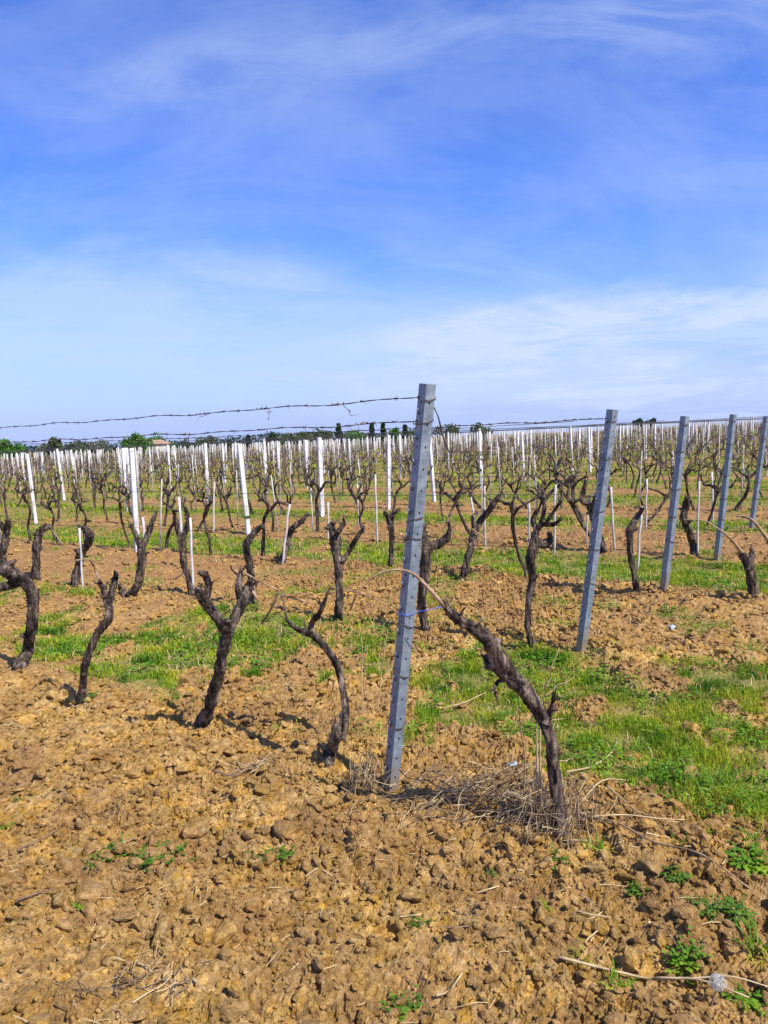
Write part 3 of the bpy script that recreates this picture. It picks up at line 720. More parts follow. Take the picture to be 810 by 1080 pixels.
hero('stout Y shaped vine with two thick arms at equal height', (213, 771),
     [('trunk', [(213, 771, 9), (220, 748, 7.5), (229, 718, 7.8), (235, 690, 7), (240, 666, 8.5)]),
      ('arm', [(240, 666, 7.5), (231, 654, 7), (220, 640, 6.5), (212, 628, 6.5), (209, 620, 5)]),
      ('arm', [(240, 666, 7.5), (249, 650, 7), (256, 633, 6.5), (262, 619, 5.5), (264, 612, 3)]),
      ('arm', [(216, 634, 5), (220, 618, 4.5), (217, 607, 4.5), (210, 604, 3)]),
      ('arm', [(254, 636, 5), (252, 620, 4.5), (254, 605, 3), (255, 601, 2)]),
      ('cane', [(256, 603, 1.5), (268, 610, 1.3), (282, 617, 1.2), (294, 623, 1.3)]),
      ('shoot', [(294, 623, 1.7), (287, 640, 1.5), (276, 658, 1.2)]), ('cane', [(264, 620, 1.4), (269, 628, 1.6), (272, 634, .8)])], G1, seed=8)
hero('thin black bowed vine beside the large steel post, behind a broken stump', (361, 790),
     [('trunk', [(361, 790, 5), (364, 762, 4.6), (363, 735, 4.5), (357, 706, 4.5), (345, 685, 4.6), (331, 670, 5)]),
      ('arm', [(331, 670, 4.5), (318, 665, 3.8), (310, 661, 3), (302, 653, 2.2)]), ('arm', [(328, 668, 4.2), (329, 657, 3.8), (337, 647, 3.4), (341, 637, 2.8), (344, 629, 1.6)]),
      ('cane', [(302, 652, 1.6), (300, 640, 1.4), (297, 626, 1.2)]), ('cane', [(297, 626, 1.2), (312, 632, 1.1), (330, 636, .9)])], G1, seed=11)
hero('short broken grey stump with a pale split top, left of the large steel post', (347, 818),
     [('trunk', [(347, 818, 6.5), (349, 797, 7), (353, 776, 6.5), (356, 764, 4)]), ('cane', [(354, 770, 3.4), (359, 755, 2.2), (364, 744, .8)])], G1, seed=13, bark='bark_grey', fat=.9)
vroot, vorg = hero('thick twisted vine leaning diagonally towards the large steel post, from a straw heap', (592, 884),
     [('trunk', [(592, 884, 11), (589, 852, 10), (585, 815, 9.5), (581, 782, 9), (571, 754, 10), (556, 732, 10.5), (541, 716, 12.5), (527, 696, 13.5), (516, 677, 10)]),
      ('arm', [(516, 677, 10), (505, 666, 10.5), (492, 658, 7.5), (480, 650, 7), (470, 640, 5)]),
      ('cane', [(470, 640, 3.6), (458, 627, 3.0), (446, 614, 2.4), (437, 606, 2.0), (424, 601, 1.6), (405, 603, 1.4), (388, 613, 1.3), (376, 628, 1.2), (369, 644, 1.0)]),
      ('arm', [(541, 716, 6), (526, 718, 2.6), (521, 726, 2.2), (523, 735, 1.2)]),
      ('arm', [(527, 700, 9), (516, 702, 6), (512, 692, 4)]),
      ('arm', [(575, 765, 7), (580, 752, 4), (583, 738, 1.5)])], G1, depth_jit=.02, sides=14, seed=21, bark='bark_grey', fat=.70)
G2 = 'old vines of the second row'
hero('tall crooked vine with dark clump of arms midway up, left of the second steel post', (562, 686),
     [('trunk', [(562, 686, 4.6), (557, 664, 3.8), (557, 638, 4), (561, 612, 4.5), (560, 590, 6.5), (563, 572, 6)]),
      ('arm', [(563, 572, 6), (575, 574, 6.5), (581, 568, 4), (578, 562, 2)]), ('arm', [(563, 572, 4.5), (566, 560, 4), (572, 553, 3.2), (584, 553, 2.6), (592, 547, 2.2)]),
      ('arm', [(566, 560, 3.5), (562, 548, 3), (566, 538, 2.4)]), ('arm', [(575, 554, 2.8), (586, 536, 2.2), (593, 526, 2), (592, 518, 1.4)])], G2, seed=31)
hero('dark vine half hidden behind the large steel post, one thick arm reaching right', (449, 668),
     [('trunk', [(449, 668, 5), (445, 645, 5), (446, 620, 6), (449, 595, 7), (450, 576, 7)]), ('arm', [(450, 576, 6.5), (461, 574, 6), (470, 569, 5), (474, 558, 2.6), (473, 550, 1.8)]),
      ('shoot', [(471, 552, 1.8), (478, 535, 1.6), (485, 522, 1.4), (490, 511, 1.0)]), ('arm', [(450, 576, 5), (446, 562, 4), (449, 553, 2)])], G2, seed=33)
hero('upright vine with knobbly dark head and one thin side arm', (357, 656),
     [('trunk', [(357, 656, 6), (358, 632, 4.8), (357, 605, 4.8), (355, 585, 5.5), (353, 566, 8)]), ('arm', [(353, 566, 6), (349, 556, 5), (352, 551, 2.5)]), ('arm', [(356, 562, 4), (362, 553, 2.6), (363, 544, 1.6)]),
      ('arm', [(360, 594, 3.4), (369, 580, 3.2), (377, 566, 3), (384, 556, 2)]), ('cane', [(354, 622, 1.0), (375, 624, 1.0), (400, 634, .9), (422, 648, .8)])], G2, seed=35)
hero('dark vine with bent neck just behind the arms of the stout Y shaped vine', (266, 640),
     [('trunk', [(266, 640, 5), (266, 615, 4.6), (263, 595, 4.8), (260, 577, 5), (264, 566, 4.6)]), ('arm', [(264, 566, 4.4), (271, 559, 4), (277, 555, 2.5)]), ('cane', [(268, 618, 1.3), (270, 632, 1.5), (273, 640, 1)])], G2, seed=37)
hero('slim black vine with narrow V top behind a thin white stake', (203, 629),
     [('trunk', [(203, 629, 4), (198, 607, 3.8), (193, 588, 4.4), (192, 570, 5)]), ('arm', [(192, 570, 4), (187, 558, 3.2), (186, 548, 2)]), ('arm', [(192, 570, 4), (197, 556, 3.4), (198, 545, 2.6), (195, 534, 1.8)]), ('shoot', [(196, 600, 1.3), (190, 607, 1.2), (183, 611, .9)])], G2, seed=39)
hero('curved vine with V top in front of the tallest white post', (138, 631),
     [('trunk', [(138, 631, 5.5), (145, 617, 4.8), (149, 598, 5), (149, 578, 5)]), ('arm', [(149, 578, 4), (143, 564, 3.4), (138, 553, 2)]), ('arm', [(149, 578, 4.2), (157, 562, 3.6), (161, 549, 3), (165, 540, 1.6)]), ('stump', [(132, 629, 3), (128, 622, 3.2), (126, 617, 2)])], G2, seed=41)
hero('swan necked vine tied to a thin white stake, left of the tallest white post', (79, 619),
     [('trunk', [(79, 619, 5.5), (82, 600, 5), (86, 583, 5), (94, 571, 5), (95, 563, 5)]), ('arm', [(95, 563, 4.6), (89, 557, 3.6), (83, 556, 2)]), ('cane', [(84, 560, 1.1), (81, 549, 1), (80, 543, .8)])], G2, seed=43)
hero('vine with square shoulder at the top, near the left edge behind the slender fork', (38, 613),
     [('trunk', [(38, 613, 5), (38, 592, 4.8), (39, 572, 5), (43, 559, 5)]), ('arm', [(43, 559, 4.5), (50, 556, 4), (54, 557, 2)]), ('cane', [(52, 556, 1), (60, 566, .9), (66, 574, .8)])], G2, seed=45)
hero('half seen vine at the left edge behind the hook shaped trunk', (2, 603),
     [('trunk', [(2, 603, 5), (3, 582, 4.6), (7, 562, 4.6), (9, 548, 3.5)]), ('arm', [(7, 562, 3.6), (0, 552, 3), (-6, 548, 2)])], G2, seed=47)
G3 = 'vines near the steel posts of the third and fourth rows'
hero('slender hooked vine left of the third steel post, tied to a leaning stake', (673, 628),
     [('trunk', [(673, 628, 5), (669, 608, 3.6), (665, 585, 3.8), (664, 562, 4.4), (668, 552, 4.6)]), ('arm', [(668, 552, 4.2), (673, 544, 3.6), (678, 536, 2)])], G3, seed=51)
hero('light barked vine stump tilted towards the fourth steel post, joined to it by a cane', (795, 632),
     [('trunk', [(795, 632, 6), (793, 612, 6), (789, 596, 6), (783, 584, 5)]), ('arm', [(791, 598, 4), (793, 586, 3.4), (792, 578, 2)]), ('cane', [(783, 584, 2.6), (775, 573, 2.0), (765, 563, 1.5), (753, 555, 1.1), (742, 549, .9), (722, 548, .7)])], G3, seed=53)
hero('dark vine with bulging head close right of the third steel post', (732, 589),
     [('trunk', [(732, 589, 4.4), (730, 572, 4.2), (725, 556, 4.4), (720, 545, 5)]), ('arm', [(720, 545, 4.6), (724, 531, 4.4), (725, 524, 2.5)])], G3, seed=55)
hero('vine with crossing arms behind the second steel post', (637, 583),
     [('trunk', [(637, 583, 4.2), (632, 565, 4), (626, 548, 4.2), (622, 532, 4.4)]), ('arm', [(622, 532, 4), (614, 528, 3.4), (616, 516, 3), (618, 506, 2)]), ('arm', [(624, 536, 3.6), (631, 522, 3.2), (638, 515, 2)])], G3, seed=57)
hero('leaning vine with broad top arms right of the large steel post', (488, 612),
     [('trunk', [(488, 612, 4.6), (492, 594, 4.4), (497, 575, 4.6), (501, 560, 5)]), ('arm', [(501, 560, 4.4), (508, 548, 4), (519, 534, 4), (527, 522, 3)]), ('arm', [(501, 560, 4), (499, 548, 3), (503, 540, 2)]), ('cane', [(498, 558, 1), (506, 564, .9), (514, 569, .8)])], G3, seed=59)
hero('short straight vine with flat dark head left of the large steel post', (412, 599),
     [('trunk', [(412, 599, 3.6), (413, 580, 3.4), (413, 560, 3.6), (411, 546, 5)]), ('arm', [(411, 546, 3.4), (405, 540, 2.4)]), ('arm', [(411, 546, 3.4), (417, 540, 2.4), (422, 537, 1.5)])], G3, seed=61)
hero('vine leaning right against a pale tilted stake left of the upright knobbly vine', (298, 597),
     [('trunk', [(298, 597, 4), (301, 580, 4), (304, 565, 4.6), (309, 556, 4)]), ('arm', [(309, 556, 3.6), (318, 550, 3.4), (325, 541, 2.4)])], G3, seed=63)
hero('right edge vine throwing a long arched cane past the farthest steel post', (822, 600),
     [('trunk', [(822, 600, 5), (819, 585, 4.6), (812, 572, 3.6)]), ('cane', [(812, 572, 2.6), (803, 560, 2.2), (795, 550, 1.8), (786, 545, 1.4), (777, 544, 1)])], G3, seed=65)
HERO_BASES = [ground(*p) for p in [(20, 708), (86, 746), (213, 771), (361, 790), (592, 884), (562, 686), (449, 668), (357, 656), (266, 640), (203, 629), (138, 631), (79, 619), (38, 613), (2, 603), (673, 628), (795, 632), (732, 589), (637, 583), (488, 612), (412, 599), (298, 597), (822, 600)]]

# ------------------------------------------------------------------ the other vines
def vine_parts(seed, sides, seg, buds=True):
    """trunk, arms and upright shoots of one bush; arms run along the row (local x)"""
    rr = np.random.default_rng(seed); h = 0.46 + 0.26 * rr.random(); lx, ly = rr.normal(0, .13), rr.normal(0, .06); w = rr.uniform(.55, .85)
    tp = [(0, 0, -.1), (0.01 * rr.normal(), 0, .05), (lx * .3 + rr.normal() * .04, ly * .3, h * .4), (lx * .8 + rr.normal() * .05, ly * .8, h * .75), (lx, ly, h)]
    T = MB(); T.tube(tp, [.040 * w, .036 * w, .028 * w, .029 * w, .038 * w], sides, seg=seg, lump=.22, ridge=.13 if sides > 6 else 0, twist=7, seed=seed)
    A = []; S = []; top = np.array(tp[-1]); tips = []
    def arm(a, r0, sg):
        m = MB(); m.tube(a, [r0 * 1.2, r0, r0 * .85, r0 * .55], max(3, sides - 2), seg=seg, lump=.28, seed=seed + sg); A.append(m)
        for q in range(rr.integers(1, 3)):
            b = a[2] + (a[3] - a[2]) * rr.random(); u = rr.normal(size=3) * (.09, .05, 0) + (0, 0, .06 + .14 * rr.random())
            m.tube([b - u * .1, b + u * .5 + rr.normal(size=3) * .02, b + u], [r0 * .6, r0 * .48, r0 * .22], max(3, sides - 3), seg=max(1, seg - 2), lump=.3, seed=seed + q); tips.append(b + u * .95)
        tips.append(a[3])
    for sg in (-1, 1):
        if rr.random() < .2: continue
        L = .14 + .24 * rr.random(); r = (.020 + .012 * rr.random()) * w
        arm([top - (0, 0, .05), top + (sg * L * .35, rr.normal() * .03, .01 + .08 * rr.random()), top + (sg * L * .75, rr.normal() * .05, .03 + .12 * rr.random()), top + (sg * L, rr.normal() * .05, .06 + .18 * rr.random())], r, sg)
    u = np.array((rr.normal() * .07, rr.normal() * .04, .10 + .14 * rr.random())); arm([top - (0, 0, .04), top + u * .3 + rr.normal(size=3) * .015, top + u * .7 + rr.normal(size=3) * .015, top + u], .026 * w, 3)
    for tpp in tips:
        if rr.random() < (.40 if sides > 5 else .22): continue
        m = MB(); u = rr.normal(size=3) * (.14, .07, .0) + (0, 0, .10 + .26 * rr.random()); m.tube([tpp - u * .08, tpp + u * .5 + rr.normal(size=3) * .03, tpp + u], [.007, .005, .0025], 3 if sides < 7 else 5, seg=max(1, seg - 2))
        if buds and rr.random() < (.5 if sides > 3 else .16):
            c = tpp + u * (.3 + .6 * rr.random())
            for q in range(4):
                d = rr.normal(size=3) * .022; e = rr.normal(size=3) * .018; m.add([c, c + d + e, c + d * 1.6, c + d - e], [(0, 1, 2, 3)], 1)
        S.append(m)
    return [T] + A + S, len(A)
NEAR = []
for i in range(10):
    ps, na = vine_parts(100 + i, 9, 5); NEAR.append([(('trunk' if q == 0 else 'arm' if q <= na else 'shoot'), m.mesh('vine_wood', [M['bark']] if q <= na else [M['shoot'], M['bud']])) for q, m in enumerate(ps)])
def merge(ps, na):
    mb = MB(); off = 0
    for i, p in enumerate(ps):
        V, _ = p.arrays(); mb.v.append(V); mb.f += [tuple(a + off for a in f) for f in p.f]; mb.mi += [{0: (0 if i <= na else 1), 1: 2}[m] for m in p.mi]; off += len(V)
    mb.n = off; return mb
MID = [merge(*vine_parts(300 + i, 5, 2)).mesh('grape_vine', [M['bark_far'], M['shoot'], M['bud']]) for i in range(16)]
LOWV = []
for i in range(20):
    mb = merge(*vine_parts(500 + i, 3, 1)); V, f = mb.arrays()
    LOWV.append((V, np.array([a for a in f if len(a) == 3]).reshape(-1, 3), np.array([a for a in f if len(a) == 4]).reshape(-1, 4), np.array([m for a, m in zip(f, mb.mi) if len(a) == 3]), np.array([m for a, m in zip(f, mb.mi) if len(a) == 4])))
cand = []
for k in range(2, 60):
    for i in range(-30, 230):
        t = 0.55 + (0.93 if k < 6 else .80) * i + random.uniform(-.10, .10); s = random.uniform(-.07, .07)
        if t < (0.2 if k <= 5 else -30): continue
        p = row_pt(k, t, s); d = math.hypot(*p)
        if p[1] < 4 or d > MAXD or not in_frame(p[0], p[1], .6, 130): continue
        if min(np.hypot(*(p - h)) for h in HERO_BASES) < (0.62 if d < 9 else 0.5): continue
        if k == 2 and in_frame(p[0], p[1], .6, 15): continue          # the second row is traced one by one
        cand.append((d, k, t, p))
cand.sort(key=lambda a: a[0]); print('vines', len(cand))
LOOK = ['two armed', 'crooked', 'low forked', 'bushy topped', 'lean', 'bent', 'thick headed', 'wide armed', 'narrow', 'knotted']
cnt = {}; made = 0; fV, fT, fQ, mT, mQ, nb = [], [], [], [], [], 0
vr = np.random.default_rng(77); byrow = {}
for c in cand:
    if in_frame(c[3][0], c[3][1], .6, 0): byrow.setdefault(c[1], []).append(c[2])
for v in byrow.values(): v.sort()
protos = {}
rowang = math.atan2(-ROW[1], -ROW[0])
for d, k, t, p in cand:
    inf = in_frame(p[0], p[1], .6, 0); sc = vr.uniform(.88, 1.14); rz = rowang + vr.normal(0, .25) + (math.pi if vr.random() < .5 else 0)
    z = gz(*p)
    if inf and made < 275:
        v = made % 10; nth = byrow[k].index(t) + 1
        if d < 17:
            if v not in protos:
                r = empty('grape_vine', (0, 0, 0)); kids = [link(nm, me, r) for nm, me in NEAR[v]]; protos[v] = (r, kids); o = r
            else: o = copy_tree(*protos[v])
            o['label'] = '%s dark vine, the %s counted from the right in the %s row of vines' % (LOOK[v], ORD[min(nth, 20)], ORD[k])
        else:
            o = link('grape_vine', MID[made % 16])
            if k <= 8 and nth <= 20: o['label'] = 'small bare vine, the %s counted from the right in the %s row of vines' % (ORD[nth], ORD[k])
            else: o['label'] = 'small bare vine in the crowded rows far behind the steel posts'
        o['category'] = 'vine'; o['group'] = 'bare vines in the rows farther back'
        o.location = (p[0], p[1], z - .01); o.rotation_euler = (vr.normal(0, .05), vr.normal(0, .05), rz); o.scale = (sc,) * 3; made += 1
    else:
        V, T, Q, a, b = LOWV[vr.integers(20)]; ca, sa = math.cos(rz), math.sin(rz); g = 1.0 + min(d, 100) / 140      # tiny twigs kept visible far off
        w = V * sc; w = np.stack([w[:, 0] * ca - w[:, 1] * sa, w[:, 0] * sa + w[:, 1] * ca, w[:, 2]], 1) + (p[0], p[1], z)
        fV.append(w); fT.append(T + nb); fQ.append(Q + nb); mT.append(a); mQ.append(b); nb += len(V)
tag(link('far_vines', fast_mesh('far_vines', np.concatenate(fV), [np.concatenate(fT), np.concatenate(fQ)], [M['bark_far'], M['shoot'], M['bud']], True, np.concatenate(mT + mQ))), 'mass of tiny bare vines in the farthest rows towards the skyline', 'vines', kind='stuff')

# ------------------------------------------------------------------ thin stakes
def stake(label, base_px, top_px, r_px, mat, group='thin stakes beside the vines'):
    b = ground(*base_px); z0 = gz(*b); D = b[1]; t = at(*top_px, D) - (b[0], b[1], z0); r = .8 * r_px * D / F
    mb = MB(); n = 6; pts = [np.array(t) * u + RNG.normal(size=3) * .004 for u in np.linspace(-.12, 1, n)]
    mb.tube(pts, [r * (1 + .1 * RNG.random()) for _ in range(n)], 7); o = mb.build('stake', M[mat], loc=(b[0], b[1], z0)); return tag(o, label, 'stake', group)
stake('thin white stake in front of the narrow V topped vine, the tallest stake', (204, 629), (201, 546), 1.6, 'stake_white')
stake('thin white stake behind the narrow V topped vine, above its fork', (193, 600), (189, 524), 1.7, 'stake_white')
stake('short white stake beside the swan necked vine', (87, 622), (84, 556), 1.3, 'stake_white')
stake('short white stake behind the square shouldered vine', (42, 612), (40, 575), 1.3, 'stake_white')
stake('white stake tip between the arms of the vine before the tallest white post', (151, 600), (151, 546), 1.6, 'stake_white')
stake('pale tilted stake leaning on the vine left of the knobbly headed vine', (298, 598), (305, 532), 1.6, 'stake')
stake('pale upright stake rising behind the green strip right of the green ringed post', (225, 562), (226, 508), 1.2, 'stake')
stake('pale stake standing behind the head of the knobbly vine', (346, 570), (346, 530), 1.4, 'stake')
stake('tall thin pale stake behind the short flat headed vine', (398, 576), (396, 500), 1.3, 'stake')
stake('pale stake right of the leaning broad armed vine', (512, 580), (510, 512), 1.4, 'stake')
stake('greyish stake left of the crooked vine near the second steel post', (559, 580), (558, 529), 1.3, 'stake')
stake('pale stake right of the crooked vine, left of the second steel post', (584, 585), (586, 511), 1.5, 'stake')
stake('pale slanted stake right of the second steel post', (648, 580), (644, 513), 1.5, 'stake')
stake('dark grey leaning stake beside the slender hooked vine', (672, 603), (677, 535), 1.6, 'stake')
stake('thin stake between the hooked vine and the third steel post', (681, 560), (682, 505), 1.3, 'stake')
stake('pale stake between the third and fourth steel posts, the longer of two', (735, 588), (738, 507), 1.4, 'stake')
stake('shorter pale stake close left of the fourth steel post', (752, 553), (751, 498), 1.4, 'stake')
nst = 0; sv, sf, sn = [], [], 0
for d, k, t, p in cand:
    if d < 8.5 or vr.random() > .62 or not in_frame(p[0], p[1], .6, 60): continue
    q = p + np.array([.08, .04]) * (1 if vr.random() < .5 else -1); h = (.60 + .55 * vr.random()) if d < 14 or vr.random() < .55 else 1.3 + .25 * vr.random(); l1, l2 = vr.normal(0, .04, 2)
    if in_frame(p[0], p[1], .6, 0) and nst < 280:
        nst += 1; mb = MB(); mb.tube([(0, 0, -.1), (l1 * .5, l2 * .5, h * .5), (l1, l2, h)], [.0115, .011, .0105], 6 if d < 20 else 4)
        o = mb.build('stake', M['stake' if vr.random() < .6 else 'stake_white'], loc=(q[0], q[1], gz(*q))); nth = byrow[k].index(t) + 1
        if k <= 6 and nth <= 20: lab = 'thin pale stake beside the %s vine from the right in the %s row' % (ORD[nth], ORD[k])
        else: lab = 'thin pale stake among the crowded vines of the far rows'
        tag(o, lab, 'stake', 'thin stakes beside the vines')
    else:
        z = float(macro(*q)); r = .012 if h < 1.2 else .019; V = np.array([(q[0] + a + u * l1, q[1] + b + u * l2, z - .1 + u * (h + .1)) for u in (0, 1) for a, b in ((-r, -r), (r, -r), (r, r), (-r, r))])
        sv.append(V); sf.append(np.array([(0, 1, 5, 4), (1, 2, 6, 5), (2, 3, 7, 6), (3, 0, 4, 7), (4, 5, 6, 7)]) + sn); sn += 8
tag(link('far_stakes', fast_mesh('far_stakes', np.concatenate(sv), [np.concatenate(sf)], M['stake_white'])), 'the farthest pale stakes massed among the vines below the skyline', 'stakes', kind='stuff')

# ------------------------------------------------------------------ wires
def barbed(label, p0, k, height, tmax, sag=0.012, barb=0.15, r=0.0013, step=0.035, n_end=5, tendrils=26):
    """two twisted strands from an end post along row k"""
    n = int(tmax / step); A = []; B = []; C = []
    e = row_pt(k, tmax); p1 = np.array([e[0], e[1], float(macro(*e)) + height])
    for i in range(n + 1):
        u = i / n; spans = (u * tmax / 6.3) % 1.0
        c = p0 * (1 - u) + p1 * u; c[2] += .06 * min(1.0, u * tmax / 7.55) - sag * 4 * spans * (1 - spans); c[2] += .006 * math.sin(i * .37) * math.sin(i * .11)
        ph = i * 1.1; o = np.array([-ROW[1] * 0 + NRM[0] * math.cos(ph), NRM[1] * math.cos(ph), math.sin(ph)]) * r * 1.15
        A.append(c + o); B.append(c - o); C.append(c)
    mb = MB(); mb.tube(A, [r] * (n + 1), 4); mb.tube(B, [r] * (n + 1), 4)
    rr = np.random.default_rng(int(height * 100)); i = 3
    while i < n - 2:
        c = C[i]
        for q in range(4):
            d = rr.normal(size=3); d /= np.linalg.norm(d); mb.tube([c - d * .003, c + d * .016], [r * .9, r * .4], 4)
        mb.tube([C[i] + (0, 0, r), (C[i] + C[i + 1]) / 2 + (0, 0, r)], [r * 3, r * 3], 5)
        i += max(2, int(barb / step + rr.normal() * .8))
    o = tag(mb.build('barbed_wire', M['iron']), label, 'wire', 'barbed wires above the nearest rows')
    # dry tendrils still wound on the wire
    for q in range(tendrils):
        i = int(rr.integers(2, max(3, int(n * .8)))); c = C[i]; tb = MB(); L = .025 + .08 * rr.random() ** 2; a = rr.normal(size=3) * (.5, .5, .25) - (0, 0, .75); a /= np.linalg.norm(a); pts = [c + (0, 0, .004)]
        for w in range(6): pts.append(c + a * L * (w + 1) / 6 + rr.normal(size=3) * L * .12)
        tb.tube(pts, np.linspace(.0022, .0010, 7), 4)
        w2 = [C[i] + np.array((0, 0, .004)) + (C[min(i + 2, n)] - C[i]) * w / 7 + NRM3 * .005 * math.sin(w * 1.9) + np.array((0, 0, .005)) * math.cos(w * 1.9) for w in range(8)]
        tb.tube(w2, [.0022] * 8, 4); tb.build('tendril', M['shoot'], o)
    return o
NRM3 = np.array([NRM[0], NRM[1], 0])
barbed('upper rusty barbed wire running left from the top of the large steel post', on_post(0, .97, (-.03, 0, 0)), 1, POSTS[0][3] * .965, 24, tendrils=30)
barbed('lower rusty barbed wire running left from the large steel post below the other', on_post(0, .915, (-.03, 0, 0)), 1, POSTS[0][3] * .91, 24, tendrils=26)
barbed('rusty barbed wire running left from the top of the second steel post', on_post(1, .965, (-.03, 0, 0)), 2, POSTS[1][3] * .955, 24, r=.0018, tendrils=14)
def plain_wire(label, k, h, r, t0, t1, group):
    pts = []; n = max(12, int((t1 - t0) / 1.0))
    for i in range(n + 1):
        t = t0 + (t1 - t0) * i / n; p = row_pt(k, t, .02); pts.append((p[0], p[1], float(macro(*p)) + h + .012 * math.sin(t * 1.3 + k)))
    mb = MB(); mb.tube(pts, [r] * len(pts), 4, cap=False); return tag(mb.build('row_wire', M['wire'] if h > 1 else M['iron']), label, 'wire', group)
for k in range(2, 46):
    e = row_end(k); ts = [t for t in np.arange(-40, 150, .5) if (lambda p: p[1] > 1 and math.hypot(*p) < MAXD and in_frame(p[0], p[1], .8, 60))(row_pt(k, t))]
    if not ts: continue
    t0 = max(min(ts), 0.0) if k <= 5 else min(ts); t1 = max(ts)
    if t1 - t0 < 2: continue
    for h, nm in (((.74, 'low brown'), (1.12, 'middle'), (1.62, 'top')) if k < 14 else ((.74, 'low brown'), (1.62, 'top'))):
        lab = '%s trellis wire strung along the %s row of vines' % (nm, ORD[k]) if k <= 12 else 'thin %s trellis wire on one of the far vine rows' % nm
        plain_wire(lab, k, h, .0021, t0, t1, 'trellis wires')
# loose stay wire of the front post, twist of wire at its top, blue twine
a = on_post(0, 0.40, (.0, -.03, 0)); b = ground(540, 812); b3 = np.array([b[0], b[1], gz(*b) + .01])
mb = MB(); mb.tube([a, a * .6 + b3 * .4 - (0, 0, .05), a * .25 + b3 * .75 - (0, 0, .03), b3], [.0012] * 4, 4, seg=6); tag(mb.build('stay_wire', M['wire']), 'thin slack wire slanting from the large steel post down to the ground', 'wire')
a = on_post(0, .95, (.03, -.01, 0)); mb = MB(); mb.tube([a, a + (.02, -.01, -.05), a + (.035, 0, -.12), a + (.06, .0, -.19), a + (.075, 0, -.25)], [.0025, .003, .0045, .0025, .0015], 5, seg=4, lump=.3)
tag(mb.build('wire_end', M['iron']), 'twisted loose wire end dangling beside the top of the large steel post', 'wire')
mb = MB(); z = 0.455; pts = [on_post(0, z + .002 * math.sin(5 * q), (.039 * math.cos(q), .035 * math.sin(q) + .003, 0)) for q in np.linspace(0, 6.6, 20)]
end = at(466, 640, on_post(0, z)[1] - .02); pts += [pts[-1] * .6 + end * .4 - (0, 0, .004), end]
mb.tube(pts, [.0014] * len(pts), 5); tag(mb.build('twine', M['twine']), 'bright blue twine tied round the large steel post', 'twine')

# ------------------------------------------------------------------ straw, dead stems, litter
def stalk_mesh(mb, p0, p1, r, bow=.03, seed=0, mi=0):
    rr = np.random.default_rng(seed); p0 = np.asarray(p0, float); p1 = np.asarray(p1, float); L = np.linalg.norm(p1 - p0)
    mid = [p0 * (1 - u) + p1 * u + rr.normal(size=3) * L * bow * math.sin(u * 3.14) for u in (0, .25, .5, .75, 1)]
    mb.tube(mid, [r, r * .95, r * .9, r * .75, r * .4], 5, seg=3, mi=mi)
def heap(name, label, center_px, n, spread, height, rlen, mats, seed, upright=0.0):
    c = ground(*center_px); z0 = gz(*c); rr = np.random.default_rng(seed); mb = MB()
    for i in range(n):
        a = rr.normal(size=2) * spread; x, y = c + a; g = gz(x, y) if n < 60 else float(terrain(np.array([x]), np.array([y]))[0])
        hh = height * math.exp(-((a / spread) ** 2).sum() / 1.6) * rr.random(); th = rr.normal(0.2, .8); L = rlen * (.35 + .65 * rr.random()); el = rr.normal(.10, .34) if rr.random() > upright else rr.normal(1.25, .25)
        d = np.array([math.cos(th) * math.cos(el), math.sin(th) * math.cos(el), math.sin(el)]) * L / 2; m = np.array([x, y, g + .012 + hh])
        stalk_mesh(mb, m - d - (c[0], c[1], z0), m + d - (c[0], c[1], z0), rr.uniform(.0010, .0026), .035, int(rr.integers(1e6)), int(rr.random() < .30))
    return tag(mb.build(name, mats, loc=(c[0], c[1], z0)), label, 'straw')
heap('straw_heap', 'tangled heap of dry straw and prunings between the large steel post and the diagonal vine', (508, 846), 300, np.array([.22, .13]), .075, .26, [M['straw_dark'], M['straw']], 4)
heap('straw_tuft', 'dry grass gathered round the foot of the diagonal vine', (582, 880), 200, np.array([.10, .085]), .16, .30, [M['straw_dark'], M['straw']], 5, .45)
heap('straw_tuft', 'small sheaf of pale straw at the left foot of the large steel post', (384, 834), 75, np.array([.05, .045]), .08, .26, [M['straw'], M['straw_dark']], 6, .6)
heap('straw_tuft', 'flat wisp of straw on the bare clay left of the broken stump', (270, 815), 34, np.array([.07, .03]), .03, .20, [M['straw'], M['straw_dark']], 7)
heap('straw_tuft', 'dark straw in a hollow at the bottom left of the clay', (150, 1045), 40, np.array([.07, .05]), .03, .15, [M['straw_dark'], M['straw']], 8)
def standing(label, bp, tp, r=.0036, mat='straw', dd=0.0, fork=None):
    b = ground(*bp); z0 = gz(*b); t = at(*tp, b[1] + dd); mb = MB(); o0 = np.array([b[0], b[1], z0])
    stalk_mesh(mb, (0, 0, -.03), t - o0, r, .02, int(bp[0]))
    for f in (fork or []): stalk_mesh(mb, (t - o0) * f[0], at(f[1], f[2], b[1] + dd) - o0, r * .7, .04, int(f[1]))
    return tag(mb.build('dead_stalk', M[mat], loc=tuple(o0)), label, 'stalk', 'dead stalks round the diagonal vine')
standing('tall pale dead stalk with forked tip rising in front of the diagonal vine', (572, 868), (574, 716), .0044, 'straw', -.05, [(.93, 590, 683), (.88, 606, 714), (.72, 594, 758)])
standing('brownish dead stalk left of the diagonal vine, leaning on it', (556, 862), (547, 722), .0044, 'cane', -.03, [(.85, 540, 760)])
standing('straight pale dead stalk close against the diagonal vine', (566, 870), (566, 745), .0051, 'straw', -.05)
standing('thin dead stalk just right of the foot of the diagonal vine', (601, 866), (578, 760), .0034, 'straw', 0, [(.6, 604, 800)])
standing('thin brown stalk among the green left of the large steel post', (382, 765), (381, 672), .0037, 'straw', 0)
standing('pale bent stalk in the grass just left of the large steel post', (397, 758), (409, 664), .0030, 'straw', 0)
